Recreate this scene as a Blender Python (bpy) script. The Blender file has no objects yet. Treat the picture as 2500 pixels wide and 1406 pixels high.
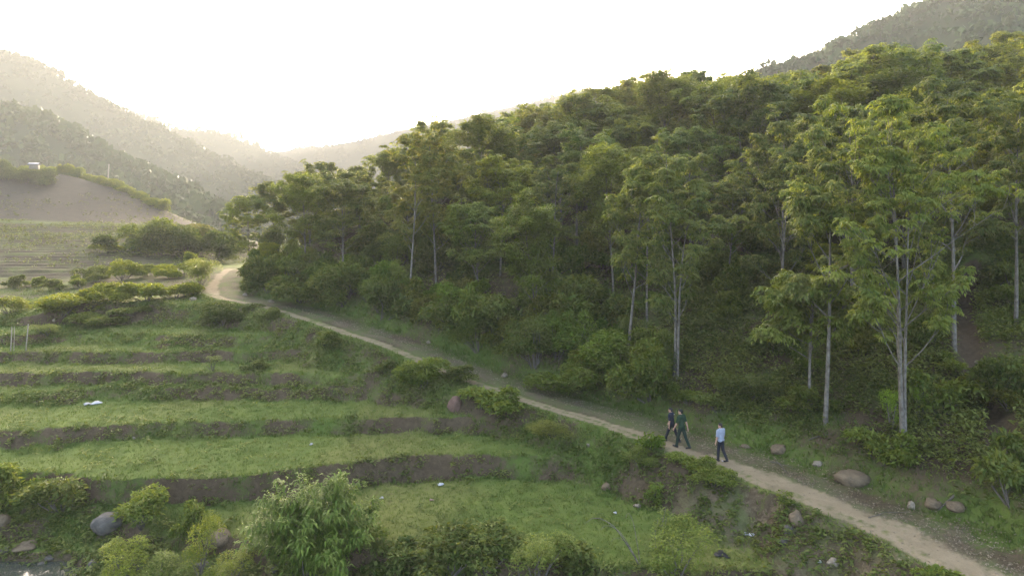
import bpy, math, random
import numpy as np
from mathutils import Vector, Matrix

# ------------------------------------------------------------------ camera, sky, sun, exposure
scene = bpy.context.scene
COL = scene.collection
ZC = 12.0                 # drone height, metres above the datum
F = 1666.667              # focal length in photograph pixels (24 mm on a 36 mm sensor, 2500 px wide)
HOR = 540.0               # photograph row of the horizon

cam_d = bpy.data.cameras.new("camera")
cam = bpy.data.objects.new("camera", cam_d)
COL.objects.link(cam)
cam.location = (0, 0, ZC)
cam.rotation_euler = (math.radians(90), 0, 0)
cam_d.lens = 24.0
cam_d.sensor_width = 36.0
cam_d.shift_y = -(703.0 - HOR) / 2500.0
cam_d.clip_start = 0.1
cam_d.clip_end = 6000
scene.camera = cam

SUN_AZ = math.radians(-9.7)      # left of the view axis (+Y)
SUN_EL = math.radians(7.6)
world = bpy.data.worlds.new("World")
scene.world = world
world.use_nodes = True
wn = world.node_tree
wn.nodes.clear()
sky = wn.nodes.new("ShaderNodeTexSky")
sky.sky_type = 'NISHITA'
sky.sun_disc = False
sky.sun_elevation = SUN_EL
sky.sun_rotation = SUN_AZ        # 0 looks along +Y
sky.air_density = 0.35
sky.dust_density = 5.0
sky.ozone_density = 0.0
bg = wn.nodes.new("ShaderNodeBackground")
bg.inputs["Strength"].default_value = 0.15
wo = wn.nodes.new("ShaderNodeOutputWorld")
wn.links.new(sky.outputs[0], bg.inputs[0])
wn.links.new(bg.outputs[0], wo.inputs[0])

sun_d = bpy.data.lights.new("sun", 'SUN')
sun_d.energy = 2.0
sun_d.angle = math.radians(0.6)
sun_d.color = (1.0, 0.90, 0.72)
sun = bpy.data.objects.new("sun", sun_d)
COL.objects.link(sun)
to_sun = Vector((math.sin(SUN_AZ) * math.cos(SUN_EL), math.cos(SUN_AZ) * math.cos(SUN_EL), math.sin(SUN_EL)))
sun.rotation_euler = to_sun.to_track_quat('Z', 'Y').to_euler()
sun.location = (-40, 200, 120)

vs = scene.view_settings
vs.view_transform = 'Standard'
vs.look = 'None'
vs.gamma = 1.0
vs.use_curve_mapping = False
vs.exposure = 4.45

cy = scene.cycles
cy.max_bounces = 6
cy.diffuse_bounces = 3
cy.glossy_bounces = 2
cy.transmission_bounces = 4
cy.transparent_max_bounces = 4
cy.volume_bounces = 1
cy.use_denoising = True
cy.sample_clamp_indirect = 4.0
cy.use_adaptive_sampling = True
cy.adaptive_threshold = 0.005

# ------------------------------------------------------------------ helpers
rng = np.random.default_rng(11)
_T = np.random.default_rng(3).random((256, 256))

def vnoise(x, y):
    x = np.asarray(x, float); y = np.asarray(y, float)
    ix = np.floor(x).astype(int); iy = np.floor(y).astype(int)
    fx = x - ix; fy = y - iy
    fx = fx * fx * (3 - 2 * fx); fy = fy * fy * (3 - 2 * fy)
    a = _T[ix & 255, iy & 255]; b = _T[(ix + 1) & 255, iy & 255]
    c = _T[ix & 255, (iy + 1) & 255]; d = _T[(ix + 1) & 255, (iy + 1) & 255]
    return (a * (1 - fx) + b * fx) * (1 - fy) + (c * (1 - fx) + d * fx) * fy

def fbm(x, y, o=4):
    s = 0; a = 0.5; t = 0
    for k in range(o):
        s = s + a * vnoise(np.asarray(x) * 2 ** k + 17.3 * k, np.asarray(y) * 2 ** k + 9.1 * k); t += a; a *= 0.55
    return s / t

def sstep(a, b, x):
    t = np.clip((x - a) / (b - a), 0, 1)
    return t * t * (3 - 2 * t)

def px2x(px, Y): return (px - 1250.0) / F * Y
def py2z(py, Y): return (HOR - py) / F * Y          # relative to the camera height

def mesh_np(name, V, Fc, smooth=False, attrs=None):
    """V (N,3), Fc list of int arrays (M,3) or (M,4)"""
    if isinstance(Fc, np.ndarray): Fc = [Fc]
    Fc = [f for f in Fc if len(f)]
    me = bpy.data.meshes.new(name)
    V = np.ascontiguousarray(V, dtype=np.float32)
    me.vertices.add(len(V)); me.vertices.foreach_set("co", V.ravel())
    loops = np.concatenate([f.ravel() for f in Fc]).astype(np.int32)
    tot = np.concatenate([np.full(len(f), f.shape[1]) for f in Fc]).astype(np.int32)
    st = np.concatenate([[0], np.cumsum(tot)[:-1]]).astype(np.int32)
    me.loops.add(len(loops)); me.loops.foreach_set("vertex_index", loops)
    me.polygons.add(len(tot)); me.polygons.foreach_set("loop_start", st); me.polygons.foreach_set("loop_total", tot)
    if smooth: me.polygons.foreach_set("use_smooth", np.ones(len(tot), dtype=bool))
    for k, a in (attrs or {}).items():
        at = me.attributes.new(k, 'FLOAT', 'POINT')
        at.data.foreach_set("value", np.ascontiguousarray(a, dtype=np.float32))
    me.update(calc_edges=True)
    me.validate()
    return me

def link(name, me, mat=None, parent=None):
    o = bpy.data.objects.new(name, me)
    if mat is not None and not me.materials: me.materials.append(mat)
    COL.objects.link(o)
    if parent is not None: o.parent = parent
    return o

def tag(o, label=None, cat=None, group=None, kind=None):
    if label: o["label"] = label
    if cat: o["category"] = cat
    if group: o["group"] = group
    if kind: o["kind"] = kind
    return o

def empty(name, loc, rz=0.0):
    o = bpy.data.objects.new(name, None)
    o.empty_display_size = 0.3
    COL.objects.link(o)
    o.location = loc; o.rotation_euler = (0, 0, rz)
    return o

class MB:
    """collects numpy pieces into one mesh"""
    def __init__(s): s.V = []; s.Q = []; s.T = []; s.A = []; s.n = 0
    def add(s, V, Q=None, T=None, a=0.5):
        V = np.asarray(V, float)
        if Q is not None and len(Q): s.Q.append(np.asarray(Q) + s.n)
        if T is not None and len(T): s.T.append(np.asarray(T) + s.n)
        s.A.append(np.broadcast_to(np.asarray(a, float), (len(V),)))
        s.V.append(V); s.n += len(V)
    def mesh(s, name, smooth=False):
        fs = []
        if s.Q: fs.append(np.concatenate(s.Q))
        if s.T: fs.append(np.concatenate(s.T))
        return mesh_np(name, np.concatenate(s.V), fs, smooth, {"tint": np.concatenate(s.A)})

def tube(mb, pts, radii, sides=6, a=0.5, cap=True):
    pts = np.asarray(pts, float); n = len(pts)
    ang = np.arange(sides) / sides * 2 * math.pi
    t = np.gradient(pts, axis=0); t /= np.linalg.norm(t, axis=1)[:, None] + 1e-9
    ref = np.array([0.31, 0.95, 0.05]) if abs(t[0][2]) > 0.6 else np.array([0.03, 0.05, 1.0])
    V = []
    for i in range(n):
        u = np.cross(t[i], ref); u /= np.linalg.norm(u) + 1e-9
        w = np.cross(t[i], u)
        V.append(pts[i] + radii[i] * (np.cos(ang)[:, None] * u + np.sin(ang)[:, None] * w))
    V = np.concatenate(V)
    Q = []
    for i in range(n - 1):
        for k in range(sides):
            k2 = (k + 1) % sides
            Q.append((i * sides + k, i * sides + k2, (i + 1) * sides + k2, (i + 1) * sides + k))
    T = []
    if cap:
        V = np.concatenate([V, pts[-1:] + t[-1] * radii[-1] * 0.5])
        e = len(V) - 1
        for k in range(sides): T.append(((n - 1) * sides + k, (n - 1) * sides + (k + 1) % sides, e))
    mb.add(V, Q, T, a)

# ------------------------------------------------------------------ materials
def new_mat(name):
    m = bpy.data.materials.new(name); m.use_nodes = True
    nt = m.node_tree; nt.nodes.clear()
    out = nt.nodes.new("ShaderNodeOutputMaterial")
    return m, nt, out

def N(nt, typ, **kw):
    n = nt.nodes.new(typ)
    for k, v in kw.items():
        if hasattr(n, k): setattr(n, k, v)
        else: n.inputs[k].default_value = v
    return n

def mixc(nt, fac, a, b, blend='MIX'):
    n = nt.nodes.new("ShaderNodeMix"); n.data_type = 'RGBA'; n.blend_type = blend
    for sock, v in ((n.inputs[0], fac), (n.inputs[6], a), (n.inputs[7], b)):
        if isinstance(v, (int, float)): sock.default_value = v
        elif isinstance(v, tuple): sock.default_value = v if len(v) == 4 else v + (1,)
        else: nt.links.new(v, sock)
    return n.outputs[2]

def math_n(nt, op, a, b=0.0, c=None, clamp=False):
    n = nt.nodes.new("ShaderNodeMath"); n.operation = op; n.use_clamp = clamp
    for i, v in enumerate((a, b) if c is None else (a, b, c)):
        if isinstance(v, (int, float)): n.inputs[i].default_value = v
        else: nt.links.new(v, n.inputs[i])
    return n.outputs[0]

def attr(nt, name): 
    n = nt.nodes.new("ShaderNodeAttribute"); n.attribute_name = name
    return n.outputs["Fac"]

def noise(nt, scale, detail=3.0, rough=0.55, vec=None):
    n = nt.nodes.new("ShaderNodeTexNoise"); n.inputs["Scale"].default_value = scale
    n.inputs["Detail"].default_value = detail; n.inputs["Roughness"].default_value = rough
    if vec is None:
        g = nt.nodes.new("ShaderNodeNewGeometry"); vec = g.outputs["Position"]
    nt.links.new(vec, n.inputs["Vector"])
    return n.outputs["Fac"]

def leaf_mat(name, c0, c1, trans=0.38, spec=0.35, rough=0.5, tcol=1.3):
    """leaf colour runs from c0 to c1 by leaf (tint) and is multiplied by the object's own colour"""
    m, nt, out = new_mat(name)
    oi = nt.nodes.new("ShaderNodeObjectInfo")
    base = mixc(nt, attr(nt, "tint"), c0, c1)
    base = mixc(nt, 1.0, base, oi.outputs["Color"], 'MULTIPLY')
    p = nt.nodes.new("ShaderNodeBsdfPrincipled")
    nt.links.new(base, p.inputs["Base Color"])
    p.inputs["Roughness"].default_value = rough
    p.inputs["Specular IOR Level"].default_value = spec
    t = nt.nodes.new("ShaderNodeBsdfTranslucent")
    tc = mixc(nt, 1.0, base, (tcol * 1.1, tcol, 0.55 * tcol), 'MULTIPLY')
    nt.links.new(tc, t.inputs["Color"])
    mx = nt.nodes.new("ShaderNodeMixShader"); mx.inputs[0].default_value = trans
    nt.links.new(p.outputs[0], mx.inputs[1]); nt.links.new(t.outputs[0], mx.inputs[2])
    nt.links.new(mx.outputs[0], out.inputs["Surface"])
    return m

def plain_mat(name, c0, c1, scale=6.0, rough=0.85, bump=0.0, bscale=20.0, spec=0.3, objcol=False, detail=4.0):
    m, nt, out = new_mat(name)
    tc = nt.nodes.new("ShaderNodeTexCoord")
    n = noise(nt, scale, detail, 0.6, tc.outputs["Object"])
    r = nt.nodes.new("ShaderNodeMapRange"); r.inputs[1].default_value = 0.32; r.inputs[2].default_value = 0.68
    nt.links.new(n, r.inputs[0])
    col = mixc(nt, r.outputs[0], c0, c1)
    if objcol:
        oi = nt.nodes.new("ShaderNodeObjectInfo")
        col = mixc(nt, 1.0, col, oi.outputs["Color"], 'MULTIPLY')
    p = nt.nodes.new("ShaderNodeBsdfPrincipled")
    nt.links.new(col, p.inputs["Base Color"])
    p.inputs["Roughness"].default_value = rough
    p.inputs["Specular IOR Level"].default_value = spec
    if bump:
        b = nt.nodes.new("ShaderNodeBump"); b.inputs["Strength"].default_value = bump; b.inputs["Distance"].default_value = 0.05
        nt.links.new(noise(nt, bscale, 5.0, 0.65, tc.outputs["Object"]), b.inputs["Height"])
        nt.links.new(b.outputs[0], p.inputs["Normal"])
    nt.links.new(p.outputs[0], out.inputs["Surface"])
    return m

def ground_mat():
    m, nt, out = new_mat("ground")
    n_f = noise(nt, 5.0, 4.0, 0.65); n_m = noise(nt, 0.9, 4.0, 0.6); n_c = noise(nt, 0.22, 3.0, 0.55); n_x = noise(nt, 16.0, 3.0, 0.7)
    def rng_(v, a, b): 
        r = nt.nodes.new("ShaderNodeMapRange"); r.inputs[1].default_value = a; r.inputs[2].default_value = b
        nt.links.new(v, r.inputs[0]); return r.outputs[0]
    grass = mixc(nt, rng_(n_m, .3, .7), (.062, .098, .015), (.100, .134, .023))
    grass = mixc(nt, math_n(nt, 'MULTIPLY', rng_(n_f, .4, .75), .4), grass, (.10, .11, .034))
    grass = mixc(nt, attr(nt, "dry"), grass, (.16, .15, .045))  # dry grass, plus sun-yellow painted onto the left terraces
    soil = mixc(nt, rng_(n_f, .3, .7), (.048, .035, .018), (.098, .073, .040))
    soil = mixc(nt, math_n(nt, 'MULTIPLY', rng_(n_c, .45, .7), .5), soil, (.085, .054, .032))
    soil = mixc(nt, math_n(nt, 'MULTIPLY', rng_(n_x, .6, .8), .6), soil, (.10, .084, .056))
    field = mixc(nt, rng_(n_m, .3, .7), (.027, .023, .0135), (.045, .037, .0225))
    pale = mixc(nt, rng_(n_m, .3, .7), (.21, .165, .095), (.28, .225, .135))
    pale = mixc(nt, math_n(nt, 'MULTIPLY', rng_(n_x, .5, .75), .45), pale, (.15, .118, .072))
    litter = mixc(nt, rng_(n_x, .42, .66), (.100, .080, .047), (.158, .125, .078))
    litter = mixc(nt, math_n(nt, 'MULTIPLY', rng_(n_m, .38, .58), .85), litter, (.090, .108, .034))
    brk = math_n(nt, 'MULTIPLY', math_n(nt, 'SUBTRACT', math_n(nt, 'ADD', math_n(nt, 'MULTIPLY', n_f, .6), math_n(nt, 'MULTIPLY', n_x, .4)), .5), 1.6)
    def thr(name, w=.22):
        v = math_n(nt, 'ADD', attr(nt, name), brk)
        r = nt.nodes.new("ShaderNodeMapRange"); r.inputs[1].default_value = .5 - w; r.inputs[2].default_value = .5 + w
        nt.links.new(v, r.inputs[0]); return r.outputs[0]
    col = mixc(nt, thr("soil"), grass, soil)
    col = mixc(nt, attr(nt, "field"), col, field)
    col = mixc(nt, thr("litter"), col, litter)
    col = mixc(nt, thr("pale", .26), col, pale)
    p = nt.nodes.new("ShaderNodeBsdfPrincipled")
    nt.links.new(col, p.inputs["Base Color"]); p.inputs["Roughness"].default_value = .95
    p.inputs["Specular IOR Level"].default_value = .15
    b = nt.nodes.new("ShaderNodeBump"); b.inputs["Strength"].default_value = .8; b.inputs["Distance"].default_value = .08
    nt.links.new(math_n(nt, 'ADD', n_f, math_n(nt, 'MULTIPLY', n_x, .5)), b.inputs["Height"])
    nt.links.new(b.outputs[0], p.inputs["Normal"])
    nt.links.new(p.outputs[0], out.inputs["Surface"])
    return m

M_GROUND = ground_mat()
M_LEAF = leaf_mat("tree_leaf", (.074, .108, .019), (.192, .216, .050), trans=.45, spec=.25)
M_SHRUB = leaf_mat("shrub_leaf", (.070, .105, .017), (.172, .200, .044), spec=.2, rough=.6)
M_GRASS = leaf_mat("grass_blade", (.060, .102, .018), (.125, .165, .036), trans=.4, spec=.15)
M_FAR = leaf_mat("far_canopy", (.042, .062, .022), (.090, .108, .036), trans=.04, spec=.02)
M_LITTER = leaf_mat("dry_leaf", (.12, .09, .055), (.26, .215, .145), trans=.15, spec=.2)
M_BARK = plain_mat("bark", (.075, .064, .046), (.21, .188, .145), scale=5.0, rough=.9, bump=.5, bscale=12)
M_BARKD = plain_mat("dark_bark", (.07, .06, .045), (.15, .13, .10), scale=6.0, rough=.95)
M_ROCK = plain_mat("rock", (.15, .14, .12), (.30, .28, .245), scale=2.5, rough=.9, bump=.7, bscale=7, objcol=True, detail=6)
M_HILL = plain_mat("hill_soil", (.035, .048, .018), (.06, .068, .028), scale=.05, rough=1.0, spec=.05)
M_SCRAP = plain_mat("pale_plastic", (.62, .62, .60), (.80, .80, .78), scale=12, rough=.6, objcol=True)
M_WOOD = plain_mat("weathered_wood", (.20, .17, .12), (.34, .30, .22), scale=14, rough=.9)

# ------------------------------------------------------------------ terrain
_path_px = [(2440, 1420, 20.5), (2230, 1315, 23.2), (2050, 1240, 25.6), (1900, 1180, 27.8), (1760, 1128, 30.0), (1650, 1090, 31.8), (1500, 1035, 34.4),
            (1300, 975, 37.5), (1100, 905, 41.0), (950, 840, 44.2), (860, 812, 46.0), (800, 790, 47.8), (650, 745, 52.0), (575, 733, 54.6),
            (528, 718, 57.0), (518, 695, 60.0), (540, 668, 64.0), (562, 656, 67.5)]
_P = [(px2x(a, Y), Y, py2z(b, Y)) for a, b, Y in _path_px]
_P = [(34.0, -12.0, -11.3), (24.0, 5.0, -11.1)] + _P + [(-29.5, 74, -5.4), (-30.5, 84, -7.4), (-30, 100, -9.5), (-26, 130, -11.5), (-12, 200, -14), (25, 330, -16), (60, 460, -17)]
def _catmull(P, n=8):
    P = [np.array(p) for p in P]; out = []
    for i in range(len(P) - 1):
        p0 = P[max(i - 1, 0)]; p1 = P[i]; p2 = P[i + 1]; p3 = P[min(i + 2, len(P) - 1)]
        for k in range(n):
            t = k / n
            out.append(.5 * ((2 * p1) + (-p0 + p2) * t + (2 * p0 - 5 * p1 + 4 * p2 - p3) * t * t + (-p0 + 3 * p1 - 3 * p2 + p3) * t ** 3))
    out.append(P[-1]); return np.array(out)
PATH = _catmull(_P, 5)

def path_dist(X, Y):
    """signed distance to the track's pale lane (positive on the hill side) and the track's height"""
    X = np.asarray(X, float); Y = np.asarray(Y, float)
    if X.size < 5000:
        A = PATH[:-1]; D = PATH[1:] - A
        t = np.clip(((X[..., None] - A[:, 0]) * D[:, 0] + (Y[..., None] - A[:, 1]) * D[:, 1]) / (D[:, 0] ** 2 + D[:, 1] ** 2), 0, 1)
        ex = X[..., None] - A[:, 0] - t * D[:, 0]; ey = Y[..., None] - A[:, 1] - t * D[:, 1]
        d2 = ex * ex + ey * ey; i = np.argmin(d2, -1)[..., None]
        g = lambda M: np.take_along_axis(M, i, -1)[..., 0]
        sg = np.sign(D[i[..., 0], 1] * g(ex) - D[i[..., 0], 0] * g(ey))
        return np.sqrt(g(d2)) * np.where(sg == 0, 1, sg), A[i[..., 0], 2] + g(t) * D[i[..., 0], 2]
    best = np.full(X.shape, 1e9); sgn = np.ones(X.shape); zz = np.zeros(X.shape)
    for i in range(len(PATH) - 1):
        ax, ay, az = PATH[i]; bx, by, bz = PATH[i + 1]
        dx, dy = bx - ax, by - ay; L2 = dx * dx + dy * dy
        t = np.clip(((X - ax) * dx + (Y - ay) * dy) / L2, 0, 1)
        ex = X - (ax + t * dx); ey = Y - (ay + t * dy)
        d2 = ex * ex + ey * ey
        m = d2 < best
        best = np.where(m, d2, best)
        sgn = np.where(m, np.sign(dy * ex - dx * ey), sgn)
        zz = np.where(m, az + t * (bz - az), zz)
    return np.sqrt(best) * np.where(sgn == 0, 1, sgn), zz

# iso-lines of the terraces and fields on the valley side, near to far: (px, py, z) with z<0 height below the camera, or ('Y', px, py, Y)
def zl(z, *pts): return [(px2x(a, -z * F / (b - HOR)), -z * F / (b - HOR), z) for a, b in pts]
def zv(*pts): return [(px2x(a, -z * F / (b - HOR)), -z * F / (b - HOR), z) for a, b, z in pts]
def yl(*pts): return [(px2x(a, Y), Y, py2z(b, Y)) for a, b, Y in pts]
ISO = [
    [(-200, 6, -14.2), (200, 6, -14.2)],
    [(-200, 22, -13.7), (200, 22, -13.7)],
    zl(-13.0, (-400, 1345), (0, 1345), (300, 1340), (600, 1372), (900, 1400), (1200, 1408), (1500, 1440), (1800, 1480), (2100, 1530)),
    zl(-12.4, (-400, 1262), (0, 1262), (250, 1262), (420, 1280), (620, 1330), (900, 1375), (1200, 1390), (1500, 1420)),
    zl(-12.22, (-400, 1236), (0, 1236), (250, 1240), (420, 1240), (500, 1255), (640, 1280), (700, 1310), (900, 1335), (1200, 1340), (1500, 1370), (1800, 1405), (2100, 1460)),
    zl(-12.2, (-400, 1225), (250, 1228), (420, 1222), (560, 1225), (700, 1212), (900, 1190), (1100, 1178), (1300, 1172), (1600, 1178)),
    zl(-11.24, (-400, 1150), (0, 1155), (250, 1172), (400, 1192), (500, 1182), (650, 1158), (800, 1130), (1000, 1118), (1200, 1110), (1400, 1106)),
    zl(-11.2, (-400, 1120), (0, 1108), (100, 1100), (300, 1078), (500, 1068), (800, 1060), (1100, 1055), (1300, 1058)),
    zl(-10.53, (-400, 1080), (0, 1055), (200, 1045), (400, 1030), (600, 1022), (800, 1018), (1000, 1020), (1200, 1030)),
    zl(-10.5, (-400, 1015), (0, 1003), (200, 992), (400, 984), (800, 980), (1100, 985)),
    zl(-9.95, (-400, 960), (0, 957), (150, 949), (300, 946), (1100, 947)),
    zl(-9.9, (-400, 943), (0, 944), (180, 940), (300, 943), (1100, 943)),
    zl(-9.26, (-400, 912), (0, 910), (500, 908), (900, 912), (1100, 918)),
    zl(-9.23, (-400, 892), (0, 890), (400, 888), (800, 884), (1000, 885)),
    zl(-8.6, (-400, 863), (0, 861), (380, 858), (450, 857), (1000, 857)),
    zl(-8.57, (-400, 850), (0, 849), (300, 851), (400, 855), (1000, 855)),
    zl(-7.89, (-400, 815), (0, 815), (100, 812), (200, 803), (400, 813), (750, 822), (900, 825)),
    zl(-7.87, (-400, 800), (0, 800), (200, 795), (400, 806), (750, 812)),
    zv((-400, 780, -7.5), (0, 778, -7.45), (100, 766, -7.1), (180, 740, -6.4), (530, 737, -6.35)),
    zv((-400, 747, -7.3), (0, 744, -7.2), (180, 728, -6.3), (400, 715, -6.3), (520, 715, -6.3)),
    zv((-400, 695, -6.5), (0, 695, -6.3), (300, 690, -6.0), (500, 680, -5.6)),
    zv((-400, 662, -5.6), (0, 662, -5.6), (300, 660, -5.4), (480, 655, -5.2)),
    yl((-400, 600, 100), (0, 600, 100), (300, 600, 100), (480, 612, 100), (560, 640, 98), (700, 650, 98)),
    yl((-400, 530, 130), (0, 537, 130), (200, 545, 130), (400, 548, 130), (480, 562, 128), (560, 605, 125), (640, 645, 125)),
    yl((-400, 385, 172), (-100, 400, 170), (0, 425, 168), (80, 412, 168), (180, 430, 166), (300, 465, 160), (400, 515, 152), (470, 548, 145), (560, 590, 140), (640, 630, 140)),
    yl((-400, 470, 230), (0, 500, 230), (300, 545, 230), (560, 610, 230), (700, 625, 230)),
    [(-400, 420, -13), (400, 420, -13)],
    [(-400, 520, -16), (400, 520, -16)],
]
ISO = [tuple(np.array(c) for c in zip(*sorted(l))) for l in ISO]

def valley(X, Y):
    prevY = prevZ = None
    h = np.full(X.shape, -14.2)
    for n_iso, (xs, ys, zs) in enumerate(ISO):
        cy_ = np.interp(X, xs, ys); cz = np.interp(X, xs, zs)
        if prevY is not None:
            cy_ = np.maximum(cy_, prevY + .12)
            t = (Y - prevY) / (cy_ - prevY)
            tt = np.clip(t, 0, 1)
            if n_iso <= 18: tt = np.where(np.abs(cz - prevZ) > .3, sstep(.22, 1.0, tt) * .8 + .2 * np.clip((tt - .22) / .78, 0, 1), tt)
            h = np.where(t >= 0, prevZ + (cz - prevZ) * tt, h)
        prevY, prevZ = cy_, cz
    return h

# trail of bare earth climbing the hill at the right, and the little slide of earth beside the track
_TRAILS = [([(18.6, 25.6), (19.6, 27.4), (20.74, 29.55), (21.28, 31.25), (22.14, 33.1), (25.2, 38.35), (28.8, 43.05), (31.3, 46.4)], .4),
           ([(10.4, 26.5), (9.9, 26.35), (9.41, 26.3), (8.8, 26.2)], .26)]
def trail_mask(X, Y):
    m = np.zeros(np.shape(X))
    for pts, w in _TRAILS:
        for (ax, ay), (bx, by) in zip(pts[:-1], pts[1:]):
            dx, dy = bx - ax, by - ay
            t = np.clip(((X - ax) * dx + (Y - ay) * dy) / (dx * dx + dy * dy), 0, 1)
            d = np.hypot(X - ax - t * dx, Y - ay - t * dy)
            m = np.maximum(m, 1 - sstep(w * .6, w * 1.5, d))
    return m

def terrain(X, Y, full=False):
    X = np.asarray(X, float); Y = np.asarray(Y, float)
    d, zp = path_dist(X, Y)
    # edge wobble for the terraces
    wob = (fbm(X * .25 + 40, Y * .12 + 7, 3) - .5) * 1.0 + (fbm(X * 1.3, Y * .4, 2) - .5) * .35
    near = sstep(90, 60, Y)
    hv = valley(X, Y + wob * near * sstep(-.5, -4, d))
    # smooth max with the embankment of the track
    bank = zp - np.maximum(0, np.abs(d) - 1.15) * (0.78 + .5 * (fbm(X * .5 + 3, Y * .5, 3) - .5))
    k = .35
    dd = np.clip(.5 + .5 * (bank - hv) / k, 0, 1)
    left = hv * (1 - dd) + bank * dd + k * dd * (1 - dd)
    # far from the track the bank must not bury the fields
    dr = np.maximum(0, d - 3.0)
    cut = .75 * sstep(2.7, 4.3, d + (fbm(X * .5, Y * .5, 2) - .5) * 1.4) * (.5 + fbm(X * .23 + 5, Y * .23, 2))
    spur = sstep(0, 55, Y - (100 + 1.2 * (X + 30)))
    rise = 30 * (1 - np.exp(-dr * .36 / 30)) * (1 - .8 * spur)
    lump = (fbm(X * .09 + 11, Y * .09 + 2, 4) - .5) * 5.0 * sstep(5, 30, d) + (fbm(X * .4, Y * .4, 3) - .5) * .9 * sstep(3, 7, d)
    right = zp + cut + rise + lump - sstep(.6, 1.2, d) * .06
    h = np.where(d < 0, left, right)
    h = h - .05 * sstep(.95, .6, np.abs(d)) + .04 * np.exp(-((d + .35) / .14) ** 2) + .05 * np.exp(-((d - 1.05) / .25) ** 2)
    tm = trail_mask(X, Y)
    h = h - tm * .22
    bumpy = sstep(.9, 2.0, np.abs(d))
    far_ok = sstep(140, 60, Y)
    h = h + (fbm(X * 1.7, Y * 1.7, 3) - .5) * .14 * bumpy * far_ok + (fbm(X * .45 + 9, Y * .45, 2) - .5) * .18 * bumpy * far_ok * (d < 0)
    h = h + (fbm(X * .9 + 21, Y * .9 + 3, 3) - .5) * .32 * sstep(-1.0, -2.2, d) * far_ok * sstep(.06, .35, np.abs(hv - valley(X, Y + .7)) ) * (d < 0)
    # furrows of the crop field
    cf = sstep(66, 76, Y) * sstep(132, 124, Y) * sstep(-4, -14, d) 
    h = h + cf * .22 * np.sin((Y + .03 * X + 1.5 * fbm(X * .05, Y * .05, 2)) * 2 * math.pi / 2.4)
    rs_ = np.hypot((X + 18.9) / 3.0, (Y - 25.7) / 1.15) + (fbm(X * .8, Y * .8, 2) - .5) * .5
    h = h - .55 * (1 - sstep(.65, 1.15, rs_))
    h = h + ZC
    # stream bed at the near left
    if full: return h, d, zp, hv, tm, cf
    return h

def axis(breaks):
    out = [breaks[0][0]]
    for (a, step), (b, _) in zip(breaks[:-1], breaks[1:]):
        n = max(1, int(round((b - a) / step)))
        out += list(a + (b - a) * np.arange(1, n + 1) / n)
    return np.array(out)
gx = axis([(-320, 14), (-140, 5), (-80, 1.4), (-50, .45), (-34, .22), (22, .45), (40, 1.1), (80, 4), (140, 14), (300, 1)])
gy = axis([(4, 1.2), (14, .5), (20, .2), (56, .4), (70, .5), (134, 1.2), (176, 5), (520, 1)])
GX, GY = np.meshgrid(gx, gy)
HZ, GD, GZP, GHV, GTM, GCF = terrain(GX, GY, True)
ny, nx = GX.shape
GV = np.stack([GX, GY, HZ], -1).reshape(-1, 3)
gyy, gxx = np.gradient(HZ, gy, gx)
slope = np.hypot(gxx, gyy)
GN = np.stack([-gxx, -gyy, np.ones_like(HZ)], -1); GN /= np.linalg.norm(GN, axis=-1)[..., None]

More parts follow.
